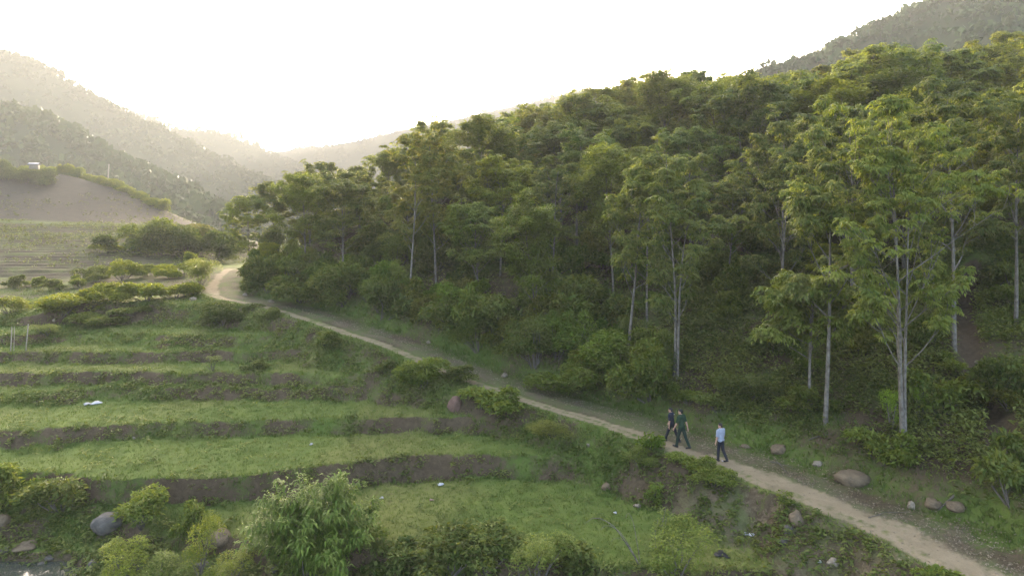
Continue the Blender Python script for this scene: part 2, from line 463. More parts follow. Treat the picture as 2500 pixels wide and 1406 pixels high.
def masks(X, Y, d, slope, tm, cf, hz):
    n1 = fbm(X * .5, Y * .5, 4); n2 = fbm(X * .16 + 30, Y * .16 + 4, 3); n3 = fbm(X * 1.4 + 8, Y * 1.4, 3)
    left = d < 0
    soil_l = sstep(.22, .55, slope) * (.88 + (n1 - .5) * 1.35 + (n3 - .5) * .9 - .35 * sstep(-6, -2, d) * sstep(28, 33, Y)) + (n1 - .66) * .8 + sstep(-4.5, -1.2, d) * sstep(30, 26, Y) * .22 + sstep(.58, .72, n2) * .25
    soil_r = .62 + (n1 - .5) * 1.2 - sstep(1.5, 3.0, d) * sstep(4.5, 3.0, d) * .35
    soil = np.where(left, soil_l, soil_r)
    soil = np.maximum(soil, tm * 1.0)
    hw = .36 + .46 * sstep(38, 27, Y) + .08 * sstep(52, 58, Y); ctr = -.35 * sstep(27, 38, Y) * sstep(60, 54, Y)
    pale = np.maximum(0, 1 - sstep(.75, 1.25, np.abs(d - ctr + (n3 - .5) * .4 + (n1 - .5) * .3) / hw)) - .35 * sstep(.52, .66, fbm(X * 2.6, Y * 2.6, 3)) - .55 * np.exp(-((d + .33 + (n3 - .5) * .2) / .1) ** 2) * (n1 > .38)
    pale = np.maximum(pale, tm * .30 * (d < 2))
    pale = pale * sstep(74, 69, Y)
    litter = sstep(-.2, .6, d) * sstep(3.4, 1.4, d + (n1 - .5) * 2.2) * (.66 + (n3 - .5) * .8)
    litter = np.where(left, np.maximum(sstep(-1.5, -.95, d) * .5 * sstep(.45, .6, n1), sstep(-4.2, -3.0, d) * sstep(31, 27, Y) * (.35 + (n1 - .45) * 1.6)), litter)
    dry = sstep(.5, .66, n2) * .45 * left + sstep(-24, -32, X) * sstep(.45, .6, fbm(X * .12, Y * .3, 2)) * .5 * left * (Y < 60)  # patches of dry grass; far-left yellow strips are low sunlight painted in
    # ploughed fields beyond the terraces
    fcol = sstep(60, 66, Y) * sstep(76, 70, Y) * sstep(-4, -9, d) * .3 + cf * (.35 + .3 * sstep(112, 84, Y)) 
    brown = sstep(128, 132, Y) * sstep(-8, -14, d) * sstep(172, 168, Y) * sstep(-132, -128, X)
    brown = brown * (1 - sstep(.45, .62, fbm(X * .06, Y * .06, 3)) * sstep(-105, -125, X))
    fld = np.clip(np.maximum(fcol * sstep(.35, .6, n1 + .12), brown), 0, 1)
    # bed of the stream
    soil = np.where(left & (hz < ZC - 12.9), soil + .12, soil)
    soil = np.maximum(soil, cf * .5)
    soil = np.where(left & (Y > 57) & (Y < 80), np.maximum(soil, .52 + (n1 - .5) * .8), soil)
    dry_k = np.where(left & (Y > 57), .2, 1.0)
    return np.clip(soil, 0, 1), np.clip(pale, 0, 1), np.clip(litter, 0, 1), np.clip(dry * dry_k, 0, 1), fld
SO, PA, LI, DR, FI = masks(GX, GY, GD, slope, GTM, GCF, HZ)

def bil(A, X, Y):
    """value of a grid quantity on the ground mesh"""
    X = np.asarray(X, float); Y = np.asarray(Y, float)
    i = np.clip(np.searchsorted(gy, Y) - 1, 0, ny - 2); j = np.clip(np.searchsorted(gx, X) - 1, 0, nx - 2)
    a = np.clip((Y - gy[i]) / (gy[i + 1] - gy[i]), 0, 1); b = np.clip((X - gx[j]) / (gx[j + 1] - gx[j]), 0, 1)
    return (A[i, j] * (1 - b) + A[i, j + 1] * b) * (1 - a) + (A[i + 1, j] * (1 - b) + A[i + 1, j + 1] * b) * a

def ground_z(x, y): return float(bil(HZ, x, y))

def ground_at(px, py, ymin=16.0, ymax=420.0):
    """where the sight line through a photograph pixel first meets the ground"""
    Y = np.concatenate([np.arange(ymin, 80, .05), np.arange(80, ymax, .5)])
    X = px2x(px, Y); Z = py2z(py, Y) + ZC
    h = bil(HZ, X, Y)
    i = np.argmax(Z <= h)
    if not (Z <= h).any(): i = len(Y) - 1
    return Vector((X[i], Y[i], h[i]))

# pieces of the ground share one grid; each face goes to one piece
iy, ix = np.mgrid[0:ny - 1, 0:nx - 1]
quad = np.stack([iy * nx + ix, iy * nx + ix + 1, (iy + 1) * nx + ix + 1, (iy + 1) * nx + ix], -1).reshape(-1, 4)
fc = lambda A: (A[:-1, :-1] + A[1:, :-1] + A[:-1, 1:] + A[1:, 1:]).ravel() / 4
fd, fy_, fx_, fh = fc(GD), fc(GY), fc(GX), fc(HZ)
reg = np.zeros(len(quad), int)                       # 0 terraces
reg[(fd < 0) & (fh < ZC - 12.55) & (fy_ < 34)] = 1   # stream bank
reg[(fd < 0) & (fy_ > 60) & (fy_ <= 130)] = 2        # crop field
reg[(fd < 0) & (fy_ > 130)] = 3                      # ploughed slope and land behind it
reg[fd >= 0] = 4                                     # hillside
reg[(fd > -1.05) & (fd < 2.9) & (fy_ < 76)] = 5      # the track
names = ["terrace_ground", "stream_bank", "crop_field", "ploughed_slope", "hillside", "dirt_track"]
labs = ["stepped grassy terraces with bare earth risers", "low grassy bank beside the stream", "ploughed field with furrows and crop rows",
        "bare brown ploughed slope", "shaded forest floor of the hillside", "pale dirt track along the foot of the wooded hill"]
flatN = GN.reshape(-1, 3)
for r, nm in enumerate(names):
    q = quad[reg == r]
    used, inv = np.unique(q, return_inverse=True)
    me = mesh_np(nm, GV[used], inv.reshape(-1, 4), True, {"soil": SO.ravel()[used], "pale": PA.ravel()[used], "litter": LI.ravel()[used],
                                                      "dry": DR.ravel()[used], "field": FI.ravel()[used]})
    me.normals_split_custom_set_from_vertices([tuple(v) for v in flatN[used]])
    tag(link(nm, me, M_GROUND), labs[r], kind="structure")

bme = mesh_np("valley_floor", np.array([(-1600, -150, ZC - 24), (1600, -150, ZC - 24), (1600, 2000, ZC - 24), (-1600, 2000, ZC - 24)]), np.array([[0, 1, 2, 3]]))
tag(link("valley_floor", bme, M_HILL), "valley floor under the hills", kind="structure")

# ------------------------------------------------------------------ far hills with forest
def rot_rand(n, r):
    """n random rotation matrices"""
    q = r.normal(size=(n, 4)); q /= np.linalg.norm(q, axis=1)[:, None]
    w, x, y, z = q.T
    return np.stack([np.stack([1 - 2 * (y * y + z * z), 2 * (x * y - z * w), 2 * (x * z + y * w)], -1),
                     np.stack([2 * (x * y + z * w), 1 - 2 * (x * x + z * z), 2 * (y * z - x * w)], -1),
                     np.stack([2 * (x * z - y * w), 2 * (y * z + x * w), 1 - 2 * (x * x + y * y)], -1)], 1)

def clump_template(n, r, leaf=.28):
    """a crown of n leafy flakes spread over an uneven dome of unit radius"""
    u = r.normal(size=(n, 3)); u /= np.linalg.norm(u, axis=1)[:, None]; u[:, 2] = np.abs(u[:, 2]) * 1.0 - .15
    rad = .72 + .38 * r.random(n)
    c = u * rad[:, None] * np.array([1, 1, .85])
    R = rot_rand(n, r)
    s = leaf * (.6 + .8 * r.random(n))
    q = np.array([(-1, 0, 0), (0, -.7, .1), (1, 0, 0), (0, .7, .1)])
    V = c[:, None, :] + np.einsum('nij,kj->nki', R, q) * s[:, None, None]
    tint = np.repeat(np.clip(.5 + .12 * r.normal(size=n), 0, 1), 4)
    return V.reshape(-1, 3), np.arange(n * 4).reshape(-1, 4), tint

def scatter(name, templates, P, S, RZ, T, mat, kind="stuff", sz=None):
    """many small copies joined into one mass; T shifts the tint"""
    r = np.random.default_rng(5)
    pick = r.integers(0, len(templates), len(P))
    Vs, Qs, As, n = [], [], [], 0
    for k, (V, Q, a) in enumerate(templates):
        I = np.where(pick == k)[0]
        if not len(I): continue
        c, s = np.cos(RZ[I]), np.sin(RZ[I])
        sc = S[I][:, None]
        zsc = sc if sz is None else sz[I][:, None]
        x = (V[None, :, 0] * c[:, None] - V[None, :, 1] * s[:, None]) * sc + P[I, 0][:, None]
        y = (V[None, :, 0] * s[:, None] + V[None, :, 1] * c[:, None]) * sc + P[I, 1][:, None]
        z = V[None, :, 2] * zsc + P[I, 2][:, None]
        Vs.append(np.stack([x, y, z], -1).reshape(-1, 3))
        Qs.append((Q[None] + (np.arange(len(I)) * len(V))[:, None, None]).reshape(-1, Q.shape[1]) + n)
        As.append(np.clip(a[None, :] + T[I][:, None], 0, 1).ravel())
        n += len(I) * len(V)
    fs = [q for q in Qs]
    return mesh_np(name, np.concatenate(Vs), fs, False, {"tint": np.concatenate(As)})

def far_hill(name, crest, Yf, zf, ntree, size, label, flabel, ncl=22, amp=8.0, seed=1, col=(1, 1, 1, 1), conc=1.0):
    r = np.random.default_rng(seed)
    pxs = np.array([c[0] for c in crest], float); pys = np.array([c[1] for c in crest], float); Ys = np.array([c[2] for c in crest], float)
    n = 150; m = 44
    pp = np.linspace(pxs[0], pxs[-1], n)
    yc = np.interp(pp, pxs, Ys); zc = (HOR - np.interp(pp, pxs, pys)) / F * yc - size * .8; xc = (pp - 1250) / F * yc
    t = np.linspace(-.7, 1, m)
    TT, XX = np.meshgrid(t, xc, indexing='ij')
    YC = np.broadcast_to(yc, TT.shape); ZCc = np.broadcast_to(zc, TT.shape)
    yf = Yf
    Yg = YC - TT * (YC - yf)
    prof = np.where(TT >= 0, (1 - np.abs(TT)) ** conc, 1 - np.abs(TT) * 1.2)
    Zg = zf + (ZCc - zf) * prof
    gul = (fbm(XX / (amp * 5), Yg / (amp * 12) + seed, 4) - .5)
    Zg = Zg + gul * amp * 2.6 * np.sin(np.clip(TT, 0, 1) * math.pi) ** .7
    V = np.stack([XX, Yg, Zg + ZC], -1)
    i, j = np.mgrid[0:m - 1, 0:n - 1]
    Q = np.stack([i * n + j, i * n + j + 1, (i + 1) * n + j + 1, (i + 1) * n + j], -1).reshape(-1, 4)
    tag(link(name, mesh_np(name, V.reshape(-1, 3), Q, True), M_HILL), label, kind="structure")
    # forest
    k = np.clip((r.random(ntree) ** 1.0) * (m - 2) , 0, m - 2.001); k = np.where(r.random(ntree) < .24, (.7 / 1.7) * (m - 1) + r.normal(size=ntree) * .9, k)
    k = np.clip(k, (.55 / 1.7) * (m - 1), m - 2.001)
    l = r.random(ntree) * (n - 1.001)
    i0 = k.astype(int); j0 = l.astype(int); a = k - i0; b = l - j0
    P = (V[i0, j0] * ((1 - a) * (1 - b))[:, None] + V[i0 + 1, j0] * (a * (1 - b))[:, None] + V[i0, j0 + 1] * ((1 - a) * b)[:, None] + V[i0 + 1, j0 + 1] * (a * b)[:, None])
    S = size * (.4 + 1.0 * r.random(ntree) ** 2)
    P[:, 2] += S * .02
    T = (fbm(P[:, 0] / (size * 7), P[:, 1] / (size * 7) + seed, 3) - .5) * 1.3 + r.normal(size=ntree) * .07
    tm = [clump_template(ncl, r) for _ in range(5)]
    me = scatter(name + "_forest", tm, P, S, r.random(ntree) * 6.28, T, M_FAR, sz=S * (.8 + .5 * r.random(ntree)))
    o = link("hill_forest", me, M_FAR); o.color = col
    tag(o, flabel, "forest", kind="stuff")

far_hill("hill_near_left", [(-420, 150, 330), (-200, 200, 330), (0, 240, 325), (75, 255, 325), (140, 285, 320), (190, 310, 318), (250, 360, 315), (320, 388, 312), (400, 418, 310), (480, 462, 305), (540, 500, 300), (600, 550, 300), (680, 600, 300)],
         215, -14, 2600, 4.6, "near wooded hill on the left side of the valley", "hazy olive woods on the near left hill behind the ploughed slope", 30, 8, 31, (1.05, 1.05, .95, 1))
far_hill("hill_tall_left", [(-420, 40, 580), (-150, 75, 580), (0, 110, 575), (60, 125, 572), (120, 150, 570), (180, 195, 566), (260, 240, 562), (330, 275, 560), (420, 312, 556), (470, 345, 552), (560, 388, 548), (640, 425, 545), (720, 470, 540), (820, 530, 540)],
         340, -16, 3200, 5.2, "tall grey hill at the left edge of the valley", "grey hazy woods on the tall left hill", 20, 14, 22)
far_hill("hill_mid_valley", [(60, 220, 860), (200, 238, 860), (300, 258, 855), (360, 275, 850), (430, 305, 850), (520, 312, 845), (580, 325, 840), (640, 350, 835), (665, 364, 832), (740, 400, 830), (860, 450, 830)],
         560, -18, 1500, 6.5, "pale hill behind the tall left hill", "pale woods on the hill behind the tall left hill", 14, 16, 23)
far_hill("hill_valley_head", [(420, 470, 1100), (560, 415, 1100), (660, 366, 1100), (720, 352, 1100), (800, 345, 1100), (860, 335, 1100), (950, 316, 1100), (1050, 292, 1100), (1200, 260, 1100), (1300, 240, 1100), (1400, 212, 1100), (1550, 200, 1100), (1800, 195, 1100)],
         760, -18, 1600, 7.5, "palest hill closing the head of the valley", "palest woods at the head of the valley", 14, 18, 24)
far_hill("hill_upper_right", [(1450, 290, 270), (1640, 240, 270), (1770, 195, 270), (1840, 168, 268), (1880, 152, 266), (1950, 140, 264), (2020, 105, 262), (2100, 65, 260), (2200, 20, 260), (2300, -30, 260), (2500, -105, 262), (2750, -190, 265), (3000, -250, 270)],
         150, 8, 3500, 3.4, "steep hill rising behind the trees at upper right", "blue green hazy woods on the steep upper right hill", 22, 7, 25, (.95, 1.1, 1.05, 1))

# ------------------------------------------------------------------ leaf templates
def leaf_quad(L, W, fold=.15, droop=.25):
    """one leaf as two triangles along +x, bent at the tip"""
    return np.array([(0, 0, 0), (L * .45, -W / 2, fold * W), (L, 0, -droop * L), (L * .45, W / 2, fold * W)])

def orient(V, az, el, roll=0.0):
    """leaf template along +x turned to azimuth and elevation"""
    ce, se = math.cos(el), math.sin(el); ca, sa = math.cos(az), math.sin(az)
    cr, sr = math.cos(roll), math.sin(roll)
    V = np.stack([V[:, 0], V[:, 1] * cr - V[:, 2] * sr, V[:, 1] * sr + V[:, 2] * cr], -1)
    x = V[:, 0] * ce - V[:, 2] * se; z = V[:, 0] * se + V[:, 2] * ce
    return np.stack([x * ca - V[:, 1] * sa, x * sa + V[:, 1] * ca, z], -1)

def rosette(seed, hi=True):
    """umbrella of drooping compound leaves at a twig end, about one unit across its radius"""
    r = random.Random(seed); V = []; tint = []
    n = r.randint(8, 11) if hi else r.randint(7, 9)
    for k in range(n):
        az = k / n * 6.283 + r.uniform(-.35, .35); el0 = r.uniform(.0, .75); L = r.uniform(.65, 1.05)
        base_t = r.uniform(.15, .85)
        # curve of the rachis
        def pt(t):
            rr = L * (t * math.cos(el0) * (1 - .12 * t)); zz = L * (t * math.sin(el0) - .50 * t * t)
            return np.array([rr, 0, zz])
        if hi:
            m = 4
            for s in range(1, m + 1):
                t = .22 + .78 * s / m; p = pt(t)
                sl = math.atan2(math.sin(el0) - 1.24 * t, math.cos(el0) * (1 - .24 * t))
                for side in ((-1, 1) if s < m else (0,)):
                    q = orient(leaf_quad(r.uniform(.26, .38), r.uniform(.12, .17), .2, .3), side * r.uniform(.7, 1.05), r.uniform(-.5, -.05) + sl * .4, r.uniform(-.3, .3))
                    q = q + p
                    V.append(orient(q, az, 0)); tint.append(min(1, max(0, base_t + r.uniform(-.15, .15))))
        else:
            m = 3
            for s in range(1, m + 1):
                t = .25 + .75 * s / m; p = pt(t)
                for side in ((-1, 1) if s < m else (0,)):
                    q = orient(leaf_quad(r.uniform(.34, .5), r.uniform(.16, .22), .2, .3), side * r.uniform(.7, 1.05), r.uniform(-.6, -.1), r.uniform(-.3, .3)) + p
                    V.append(orient(q, az, 0)); tint.append(min(1, max(0, base_t + r.uniform(-.15, .15))))
    V = np.concatenate(V); nq = len(V) // 4
    return V, np.arange(nq * 4).reshape(-1, 4), np.repeat(tint, 4)

ROS_HI = [rosette(100 + k, True) for k in range(8)]
ROS_LO = [rosette(200 + k, False) for k in range(8)]

def puff(seed):
    """rounded spray of small leaves about one unit in radius"""
    r = random.Random(seed); V = []; t = []
    for k in range(36):
        u = np.array([r.gauss(0, 1), r.gauss(0, 1), r.gauss(0, .7)]); u /= np.linalg.norm(u); c = u * r.uniform(.35, 1.0) * np.array([1, 1, .75])
        V.append(orient(leaf_quad(r.uniform(.26, .42), r.uniform(.13, .2), .2, .25), r.uniform(0, 6.28), r.uniform(-.5, .5), r.uniform(-.6, .6)) + c); t.append(r.uniform(.2, .8))
    V = np.concatenate(V); return V, np.arange(len(V)).reshape(-1, 4), np.repeat(t, 4)
PUFFS = [puff(300 + k) for k in range(6)]

def grow_tree(seed, H, fork, spread, nbr, hi, stems=1, ros=.62, r0=None, lean=0.0, dens=1.0, fine=False):
    """returns trunk mesh and crown mesh of a slender pale trunked tree"""
    r = random.Random(seed); wood = MB(); tips = []
    r0 = r0 or (.05 + H * .0095)
    def branch(p, az, el, L, rad, lev):
        n = 5; pts = [p]; d_el = el
        for k in range(n):
            az += r.uniform(-.22, .22); d_el += r.uniform(-.12, .16) * (1 if lev else .6)
            st = L / n
            p = p + np.array([math.cos(az) * math.cos(d_el), math.sin(az) * math.cos(d_el), math.sin(d_el)]) * st
            pts.append(p)
        rads = [max(.008, rad * (1 - .78 * k / n)) for k in range(n + 1)]
        tube(wood, pts, rads, 5 if lev == 0 else 4, .5)
        if lev < 2 and L > .7:
            ns = (3 if lev == 0 else 2)
            if r.random() < .45: ns += 1
            for s in range(ns):
                t = r.uniform(.35, .95); i = min(n - 1, int(t * n)); q = pts[i] + (pts[i + 1] - pts[i]) * (t * n - i)
                branch(q, az + r.choice((-1, 1)) * r.uniform(.4, 1.2), d_el + r.uniform(-.35, .3), L * r.uniform(.32, .55), rad * .45, lev + 1)
        tips.append((pts[-1], lev))
        if lev >= 1 and r.random() < .7 * dens: tips.append((pts[-2] + np.array([r.uniform(-.2, .2), r.uniform(-.2, .2), .05]), lev))
        if lev == 0 and r.random() < .6 * dens: tips.append((pts[-3], lev))
    for s in range(stems):
        a0 = s / max(1, stems) * 6.28 + r.uniform(0, 1); off = 0 if stems == 1 else r0 * .75
        hs = H * (1 if s == 0 else r.uniform(.75, .95))
        n = 12; pts = []; ph = r.uniform(0, 6.28)
        for k in range(n + 1):
            t = k / n
            sw = (0.02 * hs if stems == 1 else .055 * hs) * t ** 2.2
            pts.append(np.array([math.cos(a0) * (off + sw * (stems > 1)) + math.sin(ph + t * 5) * .012 * hs * t + lean * t * hs,
                                 math.sin(a0) * (off + sw * (stems > 1)) + math.cos(ph + t * 4) * .012 * hs * t, t * hs * .93 - .35 * (k == 0)]))
        rads = [(r0 if stems == 1 else r0 * .72) * ((1 - .88 * (k / n) ** 1.1) + .22 * math.exp(-k * 1.3)) for k in range(n + 1)]
        tube(wood, pts, rads, 9 if hi else 6, .5)
        tips.append((pts[-1], 1))
        nb = nbr if stems == 1 else int(nbr / stems + 3)
        for b in range(nb):
            t = fork + (1 - fork) * ((b + r.uniform(0, .8)) / nb) ** .85
            t = min(t, .98)
            i = min(n - 1, int(t * n)); q = pts[i] + (pts[i + 1] - pts[i]) * (t * n - i)
            tt = (t - fork) / (1 - fork)
            az = b * 2.4 + s * 2.1 + r.uniform(-.4, .4)
            el = r.uniform(.45, .95) + .15 * tt
            L = spread * (.72 + .38 * math.sin(math.pi * min(1, tt * 1.1)) - .30 * tt) * r.uniform(.6, 1.2)
            branch(q, az, el, L, rads[i] * .5, 0)
    crown = MB(); R = ROS_HI if hi else (PUFFS if fine else ROS_LO)
    for p, lev in tips:
        V, Q, a = R[r.randrange(len(R))]
        s = ros * r.uniform(.7, 1.2); az = r.uniform(0, 6.28); tl = r.uniform(-.3, .3); tl2 = r.uniform(-.3, .3)
        c, sn = math.cos(az), math.sin(az)
        W = np.stack([V[:, 0] * c - V[:, 1] * sn, V[:, 0] * sn + V[:, 1] * c, V[:, 2]], -1)
        W[:, 2] += W[:, 0] * tl + W[:, 1] * tl2
        crown.add(W * s + p, Q, None, np.clip(a + r.uniform(-.3, .3), 0, 1))
    return wood.mesh("trunk", True), crown.mesh("crown")

# ------------------------------------------------------------------ shrubs
def shrub_mesh(seed, W, H, leafL, nleaf, kind="broad"):
    r = np.random.default_rng(seed); mb = MB(); st = MB()
    if kind in ("broad", "weed"):
        nl = r.integers(6, 11)
        C = np.stack([r.normal(size=nl) * W * .22, r.normal(size=nl) * W * .22, H * (.06 + .60 * r.random(nl))], -1)
        if kind == "weed": C[:, :2] *= .9; C[:, 2] = H * (.25 + .6 * r.random(nl))
        RR = np.stack([W * (.16 + .16 * r.random(nl))] * 2 + [H * (.16 + .18 * r.random(nl))], -1)
        k = r.integers(0, nl, nleaf)
        u = r.normal(size=(nleaf, 3)); u /= np.linalg.norm(u, axis=1)[:, None]; u[:, 2] = np.where(u[:, 2] < -.3, -u[:, 2], u[:, 2])
        P = C[k] + u * RR[k] * (.45 + .6 * r.random(nleaf) ** .6)[:, None]
        # whole small sprigs rather than single leaves: 5 leaves from one point
        P[:, 2] = np.clip(P[:, 2], .03, None)
        az = np.arctan2(P[:, 1], P[:, 0]) + r.normal(size=nleaf) * 1.1
        el = r.normal(size=nleaf) * .5 + .15
        L = leafL * (.6 + .8 * r.random(nleaf)); Wd = L * (.42 if kind == "broad" else .3)
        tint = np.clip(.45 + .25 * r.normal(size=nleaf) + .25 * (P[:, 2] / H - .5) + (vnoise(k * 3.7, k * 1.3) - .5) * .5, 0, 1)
        q = np.array([(0, 0, 0), (.45, -.5, .12), (1, 0, -.2), (.45, .5, .12)])
        X = q[None, :, 0] * L[:, None]; Yq = q[None, :, 1] * Wd[:, None]; Z = q[None, :, 2] * L[:, None]
        ro = r.normal(size=nleaf) * .5
        Y2 = Yq * np.cos(ro)[:, None] - Z * np.sin(ro)[:, None]; Z2 = Yq * np.sin(ro)[:, None] + Z * np.cos(ro)[:, None]
        x2 = X * np.cos(el)[:, None] - Z2 * np.sin(el)[:, None]; z2 = X * np.sin(el)[:, None] + Z2 * np.cos(el)[:, None]
        V = np.stack([x2 * np.cos(az)[:, None] - Y2 * np.sin(az)[:, None] + P[:, 0:1], x2 * np.sin(az)[:, None] + Y2 * np.cos(az)[:, None] + P[:, 1:2], z2 + P[:, 2:3]], -1)
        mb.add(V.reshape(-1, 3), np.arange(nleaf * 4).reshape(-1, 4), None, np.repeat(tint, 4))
        for c in C:
            mid = c * .5 + np.array([r.normal() * .06 * W, r.normal() * .06 * W, 0])
            tube(st, [np.array([c[0] * .1, c[1] * .1, -.15]), mid, c], [.022 * W ** .5, .016 * W ** .5, .008], 4)
    else:                                   # arching stems with long drooping leaves
        ns = int(34 + W * 8)
        for s in range(ns):
            az = r.random() * 6.28; reach = W * .5 * (.15 + .85 * r.random() ** .7); h = H * (1.05 - .55 * (reach / (W * .5)) ** 1.6) * (.7 + .3 * r.random())
            b = np.array([r.normal() * W * .07, r.normal() * W * .07, -.1])
            ts = np.linspace(0, 1, 7)
            pts = np.stack([b[0] + math.cos(az) * reach * ts ** 1.7, b[1] + math.sin(az) * reach * ts ** 1.7, h * (1.25 * ts - .25 * ts ** 3) - .1], -1)
            tube(st, pts, np.linspace(.016, .004, 7), 3)
            nlf = int(nleaf / ns)
            t = .22 + .78 * r.random(nlf)
            P = np.stack([np.interp(t, ts, pts[:, i]) for i in range(3)], -1) + r.normal(size=(nlf, 3)) * .09
            a = az + r.normal(size=nlf) * 1.3; L = leafL * (.6 + .7 * r.random(nlf)); Wd = L * .10; e = -.25 - .6 * r.random(nlf)
            dx, dy = np.cos(a), np.sin(a)
            p0 = P; p1 = P + np.stack([dx * L * .5, dy * L * .5, L * .10 + 0 * L], -1); p2 = P + np.stack([dx * L * .85, dy * L * .85, L * e * .6], -1)
            side = np.stack([-dy * Wd, dx * Wd, 0 * dx], -1)
            V = np.stack([p0, p1 - side, p2, p1 + side], 1).reshape(-1, 3)
            mb.add(V, np.arange(nlf * 4).reshape(-1, 4), None, np.repeat(np.clip(.45 + .3 * r.normal(size=nlf), 0, 1), 4))
    return st.mesh("stems"), mb.mesh("foliage")

SHRUBS = {}
def shrub_proto(key):
    if key not in SHRUBS:
        kind, size, var = key
        W = {"s": 1.0, "m": 2.0, "l": 3.8}[size]
        H = W * {0: .8, 1: .65, 2: 1.0}[var % 3]
        lf = {"s": .13, "m": .17, "l": .24}[size]; nl = {"s": 700, "m": 2300, "l": 6000}[size]
        if kind == "weed": lf *= .75; nl = int(nl * 1.25); H = W * 1.25
        if kind == "arch": lf = {"s": .18, "m": .22, "l": .25}[size]; nl = int(nl * 3.2); H = W * .85
        SHRUBS[key] = (shrub_mesh(hash((len(kind), ord(size), var)) % 9999, W, H, lf, nl, kind), W, H)
    return SHRUBS[key]

_srnd = random.Random(77)
def put_shrub(loc, W, H, label, group=None, kind="broad", col=(1, 1, 1), name="shrub", cat="shrub"):
    size = "s" if W < 1.35 else ("m" if W < 2.9 else "l")
    (ms, mf), pw, ph = shrub_proto((kind, size, _srnd.randrange(3)))
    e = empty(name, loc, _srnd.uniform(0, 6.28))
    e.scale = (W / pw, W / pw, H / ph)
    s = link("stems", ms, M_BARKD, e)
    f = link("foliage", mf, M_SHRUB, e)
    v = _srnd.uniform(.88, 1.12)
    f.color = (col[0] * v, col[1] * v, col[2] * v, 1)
    tag(e, label, cat, group)
    return e

def shrub_px(px, py, wpx, hpx, label, group=None, kind="broad", col=(1, 1, 1), name="shrub", cat="shrub", dy=0.0):
    p = ground_at(px, py)
    s = p.y / F
    return put_shrub((p.x, p.y + dy, ground_z(p.x, p.y + dy)), wpx * s, hpx * s, label, group, kind, col, name, cat)

# ------------------------------------------------------------------ trees
YG = (1.55, 1.45, .75); LG = (1.18, 1.2, .95); DG = (.72, .78, .75); OG = (1.15, 1.0, .8); MG = (1, 1, 1)  # YG: yellow-green, strengthened to paint sun backlight into bushes near the bend
near_protos = {
    "multi": grow_tree(31, 15.0, .24, 4.6, 24, True, stems=3, ros=.47, r0=.125),
    "slim": grow_tree(32, 13.0, .30, 3.3, 17, True, ros=.47, r0=.10),
    "slim2": grow_tree(33, 12.5, .32, 3.4, 17, True, ros=.47, r0=.10, lean=-.03),
    "fork": grow_tree(34, 13.5, .27, 3.5, 19, True, stems=2, ros=.48, r0=.12),
    "young": grow_tree(35, 6.0, .40, 2.3, 14, True, stems=2, ros=.62, r0=.09),
}
wood_protos = [grow_tree(50 + k, 11.0 + k % 3, .22 + .04 * (k % 4), 3.5 + .35 * (k % 3), 26, False, stems=1 + (k % 3 == 2), ros=.54, r0=.095, dens=1.0) for k in range(7)]
wood_protos += [grow_tree(70 + k, 11.5, .24, 3.3, 24, False, stems=1 + k % 2, ros=.62, r0=.09, dens=1.4, fine=True) for k in range(3)]
PROTO_H = {"multi": 15.0, "slim": 13.0, "slim2": 12.5, "fork": 13.5, "young": 6.0}

def top_of(pr):
    v = np.empty(len(pr[1].vertices) * 3, dtype=np.float32); pr[1].vertices.foreach_get("co", v); return float(v[2::3].max())
PROTO_H = {k: top_of(v) for k, v in near_protos.items()}
WOOD_H = [top_of(v) for v in wood_protos]
_trnd = random.Random(5)
def put_tree(proto, loc, scale, label, group=None, col=(1, 1, 1), rz=None, wide=1.0):
    e = empty("tree", loc, _trnd.uniform(0, 6.28) if rz is None else rz)
    e.scale = (scale * wide, scale * wide, scale)
    e.rotation_euler = (_trnd.gauss(0, .035), _trnd.gauss(0, .035), e.rotation_euler[2])
    link("trunk", proto[0], M_BARK, e)
    c = link("crown", proto[1], M_LEAF, e)
    v = _trnd.uniform(.9, 1.1)
    c.color = (col[0] * v, col[1] * v, col[2] * v, 1)
    tag(e, label, "tree", group)
    return e

def tree_px(kind, px, pbase, ptop, label, col=(1, 1, 1), rz=0.0, Y=None, wide=1.0):
    p = ground_at(px, pbase)
    if Y is not None: p = Vector((px2x(px, Y), Y, ground_z(px2x(px, Y), Y)))
    top = py2z(ptop, p.y) + ZC
    h = top - p.z
    s = h / (PROTO_H[kind] if isinstance(kind, str) else WOOD_H[kind])
    return put_tree(near_protos[kind] if isinstance(kind, str) else wood_protos[kind], p, s, label, None, col, rz, wide), p

near_xy = []
def nt(*a, **k):
    t, p = tree_px(*a, **k); near_xy.append((p.x, p.y)); return t
nt("multi", 2205, 1090, 235, "tall tree with thick fluted pale multi-stemmed trunk, nearest to the track at right", LG, 1.2)
nt("slim", 2015, 1035, 300, "tree with a smooth grey trunk just left of the thick multi-stemmed tree", MG, .4)
nt("fork", 1650, 925, 330, "twin-stemmed pale tree standing beyond the three walkers", MG, 2.0)
nt("slim2", 1530, 895, 370, "slender pale tree left of the twin-stemmed tree, rising from bright green bushes", LG, 4.0)
nt("slim", 1580, 805, 380, "thin pale tree between the twin-stemmed tree and the slender one, farther upslope", MG, 3.0)
nt("slim2", 2082, 775, 260, "straight thin tree behind the gap left of the thick trunk", MG, 5.1)
nt("young", 1975, 1000, 660, "low leafy tree with branches spreading left in front of the grey trunk", LG, .6, wide=1.25)
nt("fork", 1905, 830, 240, "thin forked tree upslope, left of the smooth grey trunk", MG, 1.0)
nt("slim", 2330, 860, 170, "tree beside the bare trail on the right slope", MG, .3)
nt("slim2", 2480, 800, 210, "tree at the right edge of the picture above the bare trail", MG, .9)
nt("slim2", 1345, 720, 380, "thin forked tree behind the big rounded bush", MG, 2.7)
nt("slim", 1000, 740, 330, "pale-trunked tree standing low beside the track under the sun", OG, 1.9)
